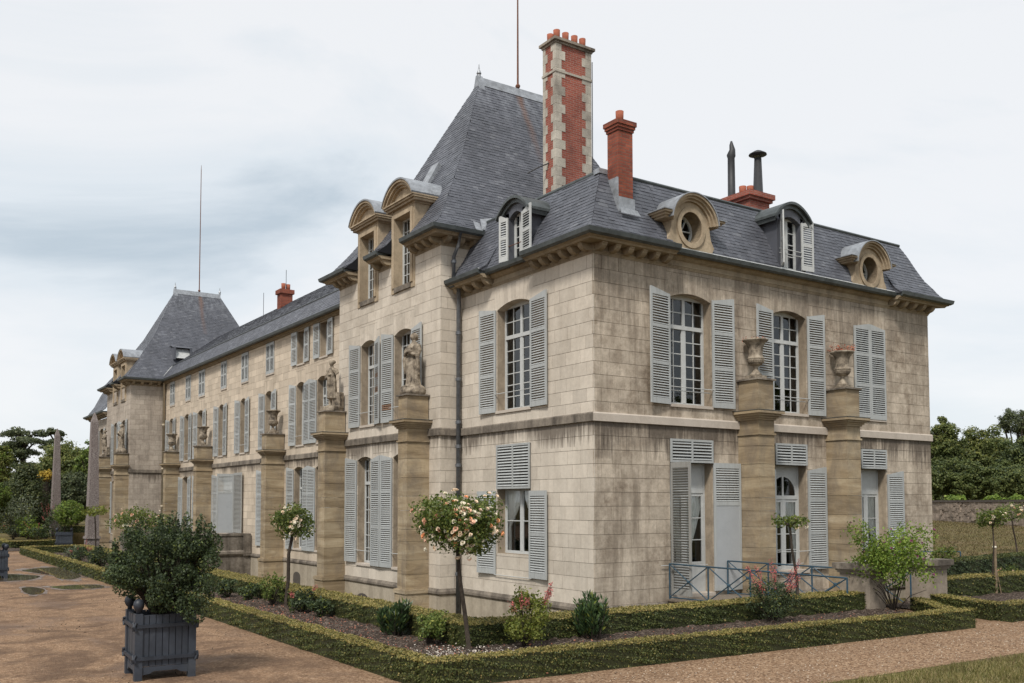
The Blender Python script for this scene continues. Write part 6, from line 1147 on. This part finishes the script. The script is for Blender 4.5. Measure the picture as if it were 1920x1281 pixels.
# fallen petals and clods: nobody could count them
def scatter(name, c, sx, sy, n, size, mat, label, z=0.045, seed=1):
    r = np.random.default_rng(seed); P = np.stack([c[0]+r.normal(size=n)*sx, c[1]+r.normal(size=n)*sy, z+r.random(n)*0.02], 1); P = P[(P[:, 0] > -8.0) & (P[:, 1] > -7.35)]; tag(link(name, quads_mesh(name, leaf_quads(P, size, 2.5), [mat])), label, None, None, 'stuff')
scatter('fallen_petals', (-6.9, -5.5), 0.55, 0.5, 1500, 0.026, 'fallen_petal', 'pale petals fallen on the soil under the peach rose', seed=2); scatter('leaf_litter', (-7.2, -1.5), 0.5, 3.5, 1600, 0.03, 'dry_red', 'brown litter on the dark soil of the left bed', seed=3); scatter('leaf_litter', (-2.5, -6.2), 3.0, 0.5, 1400, 0.03, 'dry_red', 'brown litter on the dark soil of the front bed', seed=4)
r4 = np.random.default_rng(9); P = np.stack([r4.uniform(-12, -8.5, 900), r4.uniform(-8, 10, 900), np.full(900, 0.012)], 1); sel = np.sin(P[:, 0]*1.7+1)*np.sin(P[:, 1]*0.9) > 0.25; P = P[sel]; tag(link('twigs', quads_mesh('twigs', leaf_quads(P, 0.05, 2.5, None, 0.25), ['bark'])), 'scattered twigs and leaf crumbs on the wet gravel', None, None, 'stuff')
n = 2600; P = np.stack([r4.uniform(-9, 6, n), r4.uniform(-9.4, -7.5, n), np.full(n, 0.010)], 1); tag(link('pebbles', quads_mesh('pebbles', leaf_quads(P, 0.022, 2.0, None, 0.8), ['pebble_stone'])), 'pale loose pebbles on the foreground path', None, None, 'stuff')
# ------------------------------------------------------------------ orangery tubs
def make_tub():
    o = empty('planter_tub', (0, 0, 0), '', 'planter', 'dark blue orangery tubs'); a = 0.315; h = 0.79
    for sx in (-1, 1):
        for sy in (-1, 1):
            MB().wbox(sx*a-0.045, sx*a+0.045, sy*a-0.045, sy*a+0.045, 0, h+0.02).build('post', ['tub_paint'], o); MB().lathe((sx*a, sy*a, h+0.02), [(0.03, 0), (0.028, 0.03), (0.045, 0.045), (0.062, 0.08), (0.066, 0.11), (0.058, 0.145), (0.035, 0.172), (0.006, 0.182)], 16).build('ball_finial', ['tub_iron'], o, None, True)
    pw = (2*a-0.09)/7
    for side in range(4):
        fr = (Fr((0, -a, 0), (1, 0, 0), (0, -1, 0)), Fr((0, a, 0), (1, 0, 0), (0, 1, 0)), Fr((-a, 0, 0), (0, 1, 0), (-1, 0, 0)), Fr((a, 0, 0), (0, 1, 0), (1, 0, 0)))[side]
        for k in range(7):
            u0 = -a+0.045+k*pw; MB().box(fr, u0+0.004, u0+pw-0.004, 0.0, 0.024+0.003*(k % 2), 0.17, h).build('plank', ['tub_paint'], o)
        MB().box(fr, -a+0.045, a-0.045, -0.01, 0.002, 0.17, h-0.02).build('lining', ['tub_iron'], o)
        ap = MB(); ap.prism(fr, [(-a+0.045, 0.165), (-a+0.045, 0.07), (-a+0.13, 0.08), (-a+0.18, 0.11), (a-0.18, 0.11), (a-0.13, 0.08), (a-0.045, 0.07), (a-0.045, 0.165)], 0.004, 0.03); ap.build('apron', ['tub_paint'], o)
        for z in (0.27, 0.66):
            s_ = MB(); s_.box(fr, -a-0.03, a+0.03, 0.046, 0.062, z-0.022, z+0.022); b = s_.build('iron_strap', ['tub_iron'], o)
            for e_ in (-1, 1): MB().tube([fr.P(e_*(a+0.035), 0.06, z-0.05), fr.P(e_*(a+0.055), 0.062, z), fr.P(e_*(a+0.035), 0.06, z+0.05)], 0.017, 6).build('hook', ['tub_iron'], b)
    MB().wbox(-a+0.05, a-0.05, -a+0.05, a-0.05, h-0.12, h-0.08).build('soil', ['soil'], o); return o
tub = make_tub(); tb = gp(260, 1279); TP = (tb[0]+0.33, tb[1]+0.36, 0.0); tub.location = TP; tub.rotation_euler = (0, 0, math.radians(-3)); tub['label'] = 'dark blue square planter tub in the left foreground'
t2 = copy_tree(tub); t2.location = (-10.66, 14.35, 0); t2.rotation_euler = (0, 0, 0); t2['label'] = 'dark blue tub cut off by the left picture edge'
g3 = gp(122, 1029); t3 = copy_tree(tub); t3.location = (g3[0], g3[1]+0.3, 0); t3.rotation_euler = (0, 0, math.radians(-10)); t3['label'] = 'dark tub with clipped tree near the obelisks'
# shrub in the near tub
r5 = np.random.default_rng(55); o = empty('tub_shrub', (TP[0], TP[1], 0.7), 'bushy dark green myrtle-like shrub growing in the foreground tub', 'shrub'); dep = depth_of(TP[0], TP[1]); s = dep/FPX; C0 = on_ray(308, 1066, dep)-np.array(o.location); m = MB(); bl = [(C0, (58*s, 58*s, 46*s))]
for i in range(64):
    d_ = r5.normal(size=3); d_ /= np.linalg.norm(d_); e_ = C0+d_*np.array((92*s, 92*s, 70*s))*r5.uniform(0.6, 1.08); m.tube([(0.05*d_[0], 0.05*d_[1], 0.0), np.array(e_)*0.45+np.array((0, 0, 0.04)), e_], [0.018, 0.011, 0.004], 5); bl.append((e_, (21*s, 21*s, 17*s)))
    bl += [(np.array(e_)+d_*0.05+np.array((0, 0, r5.uniform(0.02, 0.16))), (6*s, 6*s, 17*s)) for _ in range(2 if d_[2] > 0.1 else 0)]
bl += [(on_ray(u_, v_, dep-0.3)-np.array(o.location), (24*s, 24*s, 20*s)) for u_, v_ in ((352, 1135), (378, 1120), (330, 1128), (388, 1095), (235, 1100), (222, 1078), (300, 1118), (365, 1150))]+[(on_ray(u_, v_, dep)-np.array(o.location), (11*s, 11*s, 22*s)) for u_, v_ in ((395, 1000), (378, 985), (350, 982), (268, 992), (408, 1022), (326, 978), (245, 1010))]
m.build('stems', ['bark'], o); P, N = foliage(bl, 30000, 0.03, r5, 0.5); P = P[P[:, 2] > -0.12]; link('leaves', quads_mesh('leaves', leaf_quads(P, 0.036, 0.7, N[:len(P)], 0.55), ['leaf_dark', 'leaf_rose'], (r5.random(len(P)) < 0.10).astype(int)), o)
# clipped mop-head in the far tub
o = empty('clipped_tree', (g3[0], g3[1]+0.3, 0.7), 'clipped round-headed tree growing in the tub near the obelisks', 'tree'); dep = depth_of(g3[0], g3[1]+0.3); s = dep/FPX; C0 = on_ray(130, 962, dep)-np.array(o.location); m = MB(); m.tube([(0, 0, 0), (0.02, 0, C0[2]*0.6), C0], 0.035, 6); m.tube([(0.25, -0.1, 0), (0.3, -0.1, C0[2]*0.6), C0], 0.03, 6); m.build('trunk', ['bark'], o)
P, N = foliage([(C0, (30*s, 30*s, 25*s))]+blobs_in(C0, (30*s, 30*s, 25*s), 14, 9*s, r5), 3200, 0.09, r5, 0.6); link('crown', quads_mesh('crown', leaf_quads(P, 0.10, 0.8, N, 0.6), ['leaf_bright', 'leaf_rose'], (r5.random(len(P)) < 0.5).astype(int)), o)
o = empty('tub_shrub', (-10.66, 14.35, 0.7), 'small shrub in the tub at the left picture edge', 'shrub'); P, N = foliage([(np.array((-0.2, 0, 0.5)), (0.35, 0.35, 0.4))], 900, 0.07, r5); link('leaves', quads_mesh('leaves', leaf_quads(P, 0.07, 0.7, N), ['leaf_dark']), o)
# ------------------------------------------------------------------ trees
def tree(u, vt, D, w_px, label, mats, n, leaf, seed, kind='round', v0=None, tipfrac=0.25, group='park trees behind the garden', nb=26):
    r = np.random.default_rng(seed); b = on_ray(u, 943.0, D); x, y = float(b[0]), float(b[1]); z0 = hz(x, y); top = on_ray(u, vt, D)[2]; H = top-z0; s = D/FPX; rx = w_px*s/2*(1.2 if kind == 'round' and group.startswith('park') else 1.0); o = empty('tree', (x, y, z0), label, 'tree', group); m = MB(); bl = []
    if kind == 'round':
        cb = 0.12 if v0 is None else (on_ray(u, v0, D)[2]-z0)/H; c = np.array((0, 0, H*(1+cb)/2)); R = np.array((rx, rx, H*(1-cb)/2)); bl = blobs_in(c, R, int(nb*5), 0.135*min(rx, H*0.45), r, 0.75)+[(c, R*0.68)]
        m.tube([(0, 0, -0.3), (r.normal()*0.1, 0, H*0.35), (0, 0, H*0.75)], [0.03*H, 0.022*H, 0.006*H], 8)
        for e_, _ in bl[:14]: m.tube([(0, 0, H*0.3), np.array(e_)*0.55+np.array((0, 0, H*0.12)), e_], [0.014*H, 0.008*H, 0.003*H], 5)
    elif kind == 'cedar':
        m.tube([(0, 0, -0.3), (0.2, 0, H*0.5), (0, 0, H*0.97)], [0.035*H, 0.028*H, 0.012*H], 8)
        for i in range(nb):
            a = r.uniform(0, 6.28); z = H*r.uniform(0.45, 0.97); q_ = rx*r.uniform(0.3, 1.0)*(1.0 if z > H*0.6 else 0.8); e_ = np.array((q_*math.cos(a), q_*math.sin(a), z+0.02*H)); m.tube([(0, 0, z-0.12*H), e_*np.array((0.5, 0.5, 1)), e_], [0.013*H, 0.008*H, 0.004*H], 5); bl += [(e_*np.array((f_, f_, 1))+np.array((r.normal()*rx*0.1, r.normal()*rx*0.1, r.normal()*H*0.012)), (rx*0.2, rx*0.2, H*0.02)) for f_ in (1.0, 0.85, 0.7, 0.5)]
    elif kind == 'cone':
        for i in range(nb): f = r.random(); a = r.uniform(0, 6.28); q_ = rx*math.sqrt(max(0.02, 1-f**1.6))*r.uniform(0.4, 0.95); bl.append((np.array((q_*math.cos(a), q_*math.sin(a), H*(0.06+0.86*f))), (rx*0.33, rx*0.33, H*0.11)))
        bl.append((np.array((0, 0, H*0.45)), (rx*0.7, rx*0.7, H*0.42))); m.tube([(0, 0, -0.3), (0, 0, H*0.8)], [0.03*H, 0.01*H], 7)
    m.build('trunk', ['bark'], o); big_ = group.startswith('park') and kind == 'round'; P, N = foliage(bl, int(n*(2.6 if big_ else 1.5)), leaf, r, 0.45, 0.55 if kind == 'round' else 0.35); leaf = leaf*(0.62 if big_ else 0.85); N = N[P[:, 2] > 0]; P = P[P[:, 2] > 0]; V = leaf_quads(P, leaf, 1.7, N+np.array((0, 0, 0.45)), 0.6)
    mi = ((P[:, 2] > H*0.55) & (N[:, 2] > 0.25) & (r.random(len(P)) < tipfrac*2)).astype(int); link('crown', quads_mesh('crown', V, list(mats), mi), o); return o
T = ('leaf_tree', 'leaf_tree_tip'); Dk = ('leaf_tree', 'leaf_dark')
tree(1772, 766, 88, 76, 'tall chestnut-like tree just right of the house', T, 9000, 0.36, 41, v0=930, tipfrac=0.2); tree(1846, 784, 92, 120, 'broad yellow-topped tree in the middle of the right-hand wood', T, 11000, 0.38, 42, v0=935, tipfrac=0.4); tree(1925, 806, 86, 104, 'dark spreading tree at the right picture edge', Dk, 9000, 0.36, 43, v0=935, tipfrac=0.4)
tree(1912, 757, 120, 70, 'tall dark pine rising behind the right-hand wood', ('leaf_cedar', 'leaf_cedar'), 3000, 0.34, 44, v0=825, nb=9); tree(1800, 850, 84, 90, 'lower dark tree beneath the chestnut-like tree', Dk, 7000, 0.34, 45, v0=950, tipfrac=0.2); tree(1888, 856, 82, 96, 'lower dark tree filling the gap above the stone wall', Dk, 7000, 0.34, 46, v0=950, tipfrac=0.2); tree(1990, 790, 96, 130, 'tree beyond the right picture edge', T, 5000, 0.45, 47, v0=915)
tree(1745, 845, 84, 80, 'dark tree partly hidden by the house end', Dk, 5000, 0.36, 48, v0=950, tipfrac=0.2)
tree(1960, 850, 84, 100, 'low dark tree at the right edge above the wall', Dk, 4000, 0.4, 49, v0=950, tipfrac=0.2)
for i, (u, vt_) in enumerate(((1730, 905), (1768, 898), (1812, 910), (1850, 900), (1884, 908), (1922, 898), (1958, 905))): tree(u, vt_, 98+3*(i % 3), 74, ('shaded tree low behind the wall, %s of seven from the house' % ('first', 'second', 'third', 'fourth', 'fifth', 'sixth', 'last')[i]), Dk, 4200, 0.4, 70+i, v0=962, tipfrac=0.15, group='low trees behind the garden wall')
for u, lb in ((1792, 'bright green vine clump above the left part of the garden wall'), (1862, 'bright green vine clump above the middle of the garden wall'), (1908, 'bright green vine clump above the right end of the garden wall')): tree(u, 926, 72, 46, lb, ('leaf_bright', 'leaf_bright'), 900, 0.22, u, v0=945, group='vines behind the garden wall', nb=8)
tree(40, 806, 108, 120, 'old dark cedar with layered branches on the left', ('leaf_cedar', 'leaf_cedar'), 8000, 0.32, 51, 'cedar', nb=34); tree(104, 807, 118, 66, 'second cedar with flat top behind the farther obelisk', ('leaf_cedar', 'leaf_yew'), 6000, 0.34, 52, 'cedar', nb=20)
tree(125, 826, 96, 120, 'yellow-green leafy tree between the two obelisks', ('leaf_tree', 'leaf_tree_tip'), 9000, 0.4, 53, v0=930, tipfrac=0.45); tree(176, 816, 90, 70, 'fresh green tree behind the nearer obelisk', ('leaf_rose', 'leaf_bright'), 6000, 0.34, 54, v0=930, tipfrac=0.4)
tree(48, 868, 62, 96, 'rounded dense yew in front of the cedars', ('leaf_yew', 'leaf_box'), 11000, 0.17, 55, 'cone', nb=40); tree(146, 872, 74, 92, 'very dark evergreen mass behind the clipped tree', ('leaf_cedar', 'leaf_dark'), 9000, 0.26, 56, v0=985, tipfrac=0.15); tree(86, 878, 66, 32, 'yellow-leaved bush beside the yew', ('leaf_yellow', 'leaf_yellow'), 800, 0.22, 57, v0=905, nb=10); tree(86, 890, 69, 60, 'dark green tree below the yellow-leaved bush', ('leaf_dark', 'leaf_yew'), 5000, 0.26, 61, v0=985, tipfrac=0.15)
tree(-12, 812, 84, 60, 'yellowing tree at the left picture edge', ('leaf_tree_tip', 'leaf_bright'), 4500, 0.34, 58, v0=930); tree(2, 868, 92, 110, 'dark conifer mass under the cedar', ('leaf_cedar', 'leaf_dark'), 7000, 0.32, 59, v0=985, tipfrac=0.15); tree(-14, 890, 56, 60, 'bright green tree low at the left picture edge', ('leaf_rose', 'leaf_bright'), 4000, 0.2, 60, v0=985)
tree(205, 860, 110, 90, 'tree glimpsed between obelisk and far pavilion', ('leaf_rose', 'leaf_bright'), 5000, 0.4, 62, v0=960); tree(-80, 830, 95, 130, 'tree beyond the left picture edge', T, 4000, 0.5, 63, v0=930)
# trees of the park behind and beside the viewer (they show only as reflections in the panes)
def far_tree(x, y, h, w, label, seed):
    r = np.random.default_rng(seed); o = empty('tree', (x, y, 0), label, 'tree', 'park trees around the viewer'); m = MB(); m.tube([(0, 0, -0.3), (0.2, 0, h*0.4), (0, 0, h*0.8)], [0.4, 0.3, 0.1], 8); m.build('trunk', ['bark'], o)
    c = np.array((0, 0, h*0.56)); R = np.array((w/2, w/2, h*0.42)); P, N = foliage(blobs_in(c, R, 40, w*0.13, r)+[(c, R*0.7)], 3500, 0.7, r); link('crown', quads_mesh('crown', leaf_quads(P, 0.75, 0.7, N, 0.6), ['leaf_tree', 'leaf_tree_tip'], (r.random(len(P)) < 0.15).astype(int)), o)
for i, (x, y, h, w_) in enumerate(((34, -46, 12, 12), (50, -40, 14, 13), (66, -34, 12, 12), (20, -54, 11, 11), (-46, 26, 12, 12), (-48, 42, 14, 13), (-44, 58, 12, 12), (-50, 10, 11, 11))): far_tree(x, y, h, w_, 'broad park tree standing out of view %s' % ('right of the viewer' if x > 0 else 'left of the court'), 90+i)
# ------------------------------------------------------------------ garden wall on the right
wa, wb_ = np.array(gp(1690, 973, 0.98)), np.array(gp(1990, 984, 0.98)); dv = (wb_-wa)/np.linalg.norm(wb_-wa); L = float(np.linalg.norm(wb_-wa)); nn_ = np.array((dv[1], -dv[0]))
if np.dot(nn_, CAM[:2]-wa) < 0: nn_ = -nn_
gw = empty('garden_wall', (float(wa[0]), float(wa[1]), 0.9), 'long rubble stone garden wall with dark coping before the trees', 'wall'); FG = Fr((0, 0, 0), (dv[0], dv[1], 0), (nn_[0], nn_[1], 0)); m = MB(); nx, nz = int(L/0.35), 6; V = []; F = []
for j in range(nz+1):
    for i in range(nx+1): V.append(FG.P(L*i/nx, random.uniform(-0.03, 0.03), -0.2+1.48*j/nz))
for j in range(nz):
    for i in range(nx): a = j*(nx+1)+i; F.append((a, a+1, a+nx+2, a+nx+1))
m.add(V, F); m.box(FG, 0, L, -0.45, -0.05, -0.3, 1.28); m.build('rubble', ['stone_rubble'], gw); MB().box(FG, 0, L, -0.5, 0.08, 1.28, 1.42).build('coping', ['wall_coping'], gw)
rs = random.Random(4); sm3 = []
for k in range(5):
    q_ = MB(); w_, h_ = rs.uniform(0.3, 0.55), rs.uniform(0.16, 0.26); q_.prism(FG, [(-w_/2, -h_*0.3), (-w_*0.3, -h_/2), (w_*0.35, -h_/2), (w_/2, -h_*0.2), (w_*0.42, h_/2), (-w_*0.4, h_/2)], -0.1, 0.05); sm3.append(q_.mesh('rubble_stone', ['stone_rubble']))
for i in range(280):
    b = link('rubble_stone', sm3[i % 5], gw); p = FG.P(rs.uniform(6, L-4), rs.uniform(-0.02, 0.02), rs.uniform(0.0, 1.2)); b.location = tuple(p)
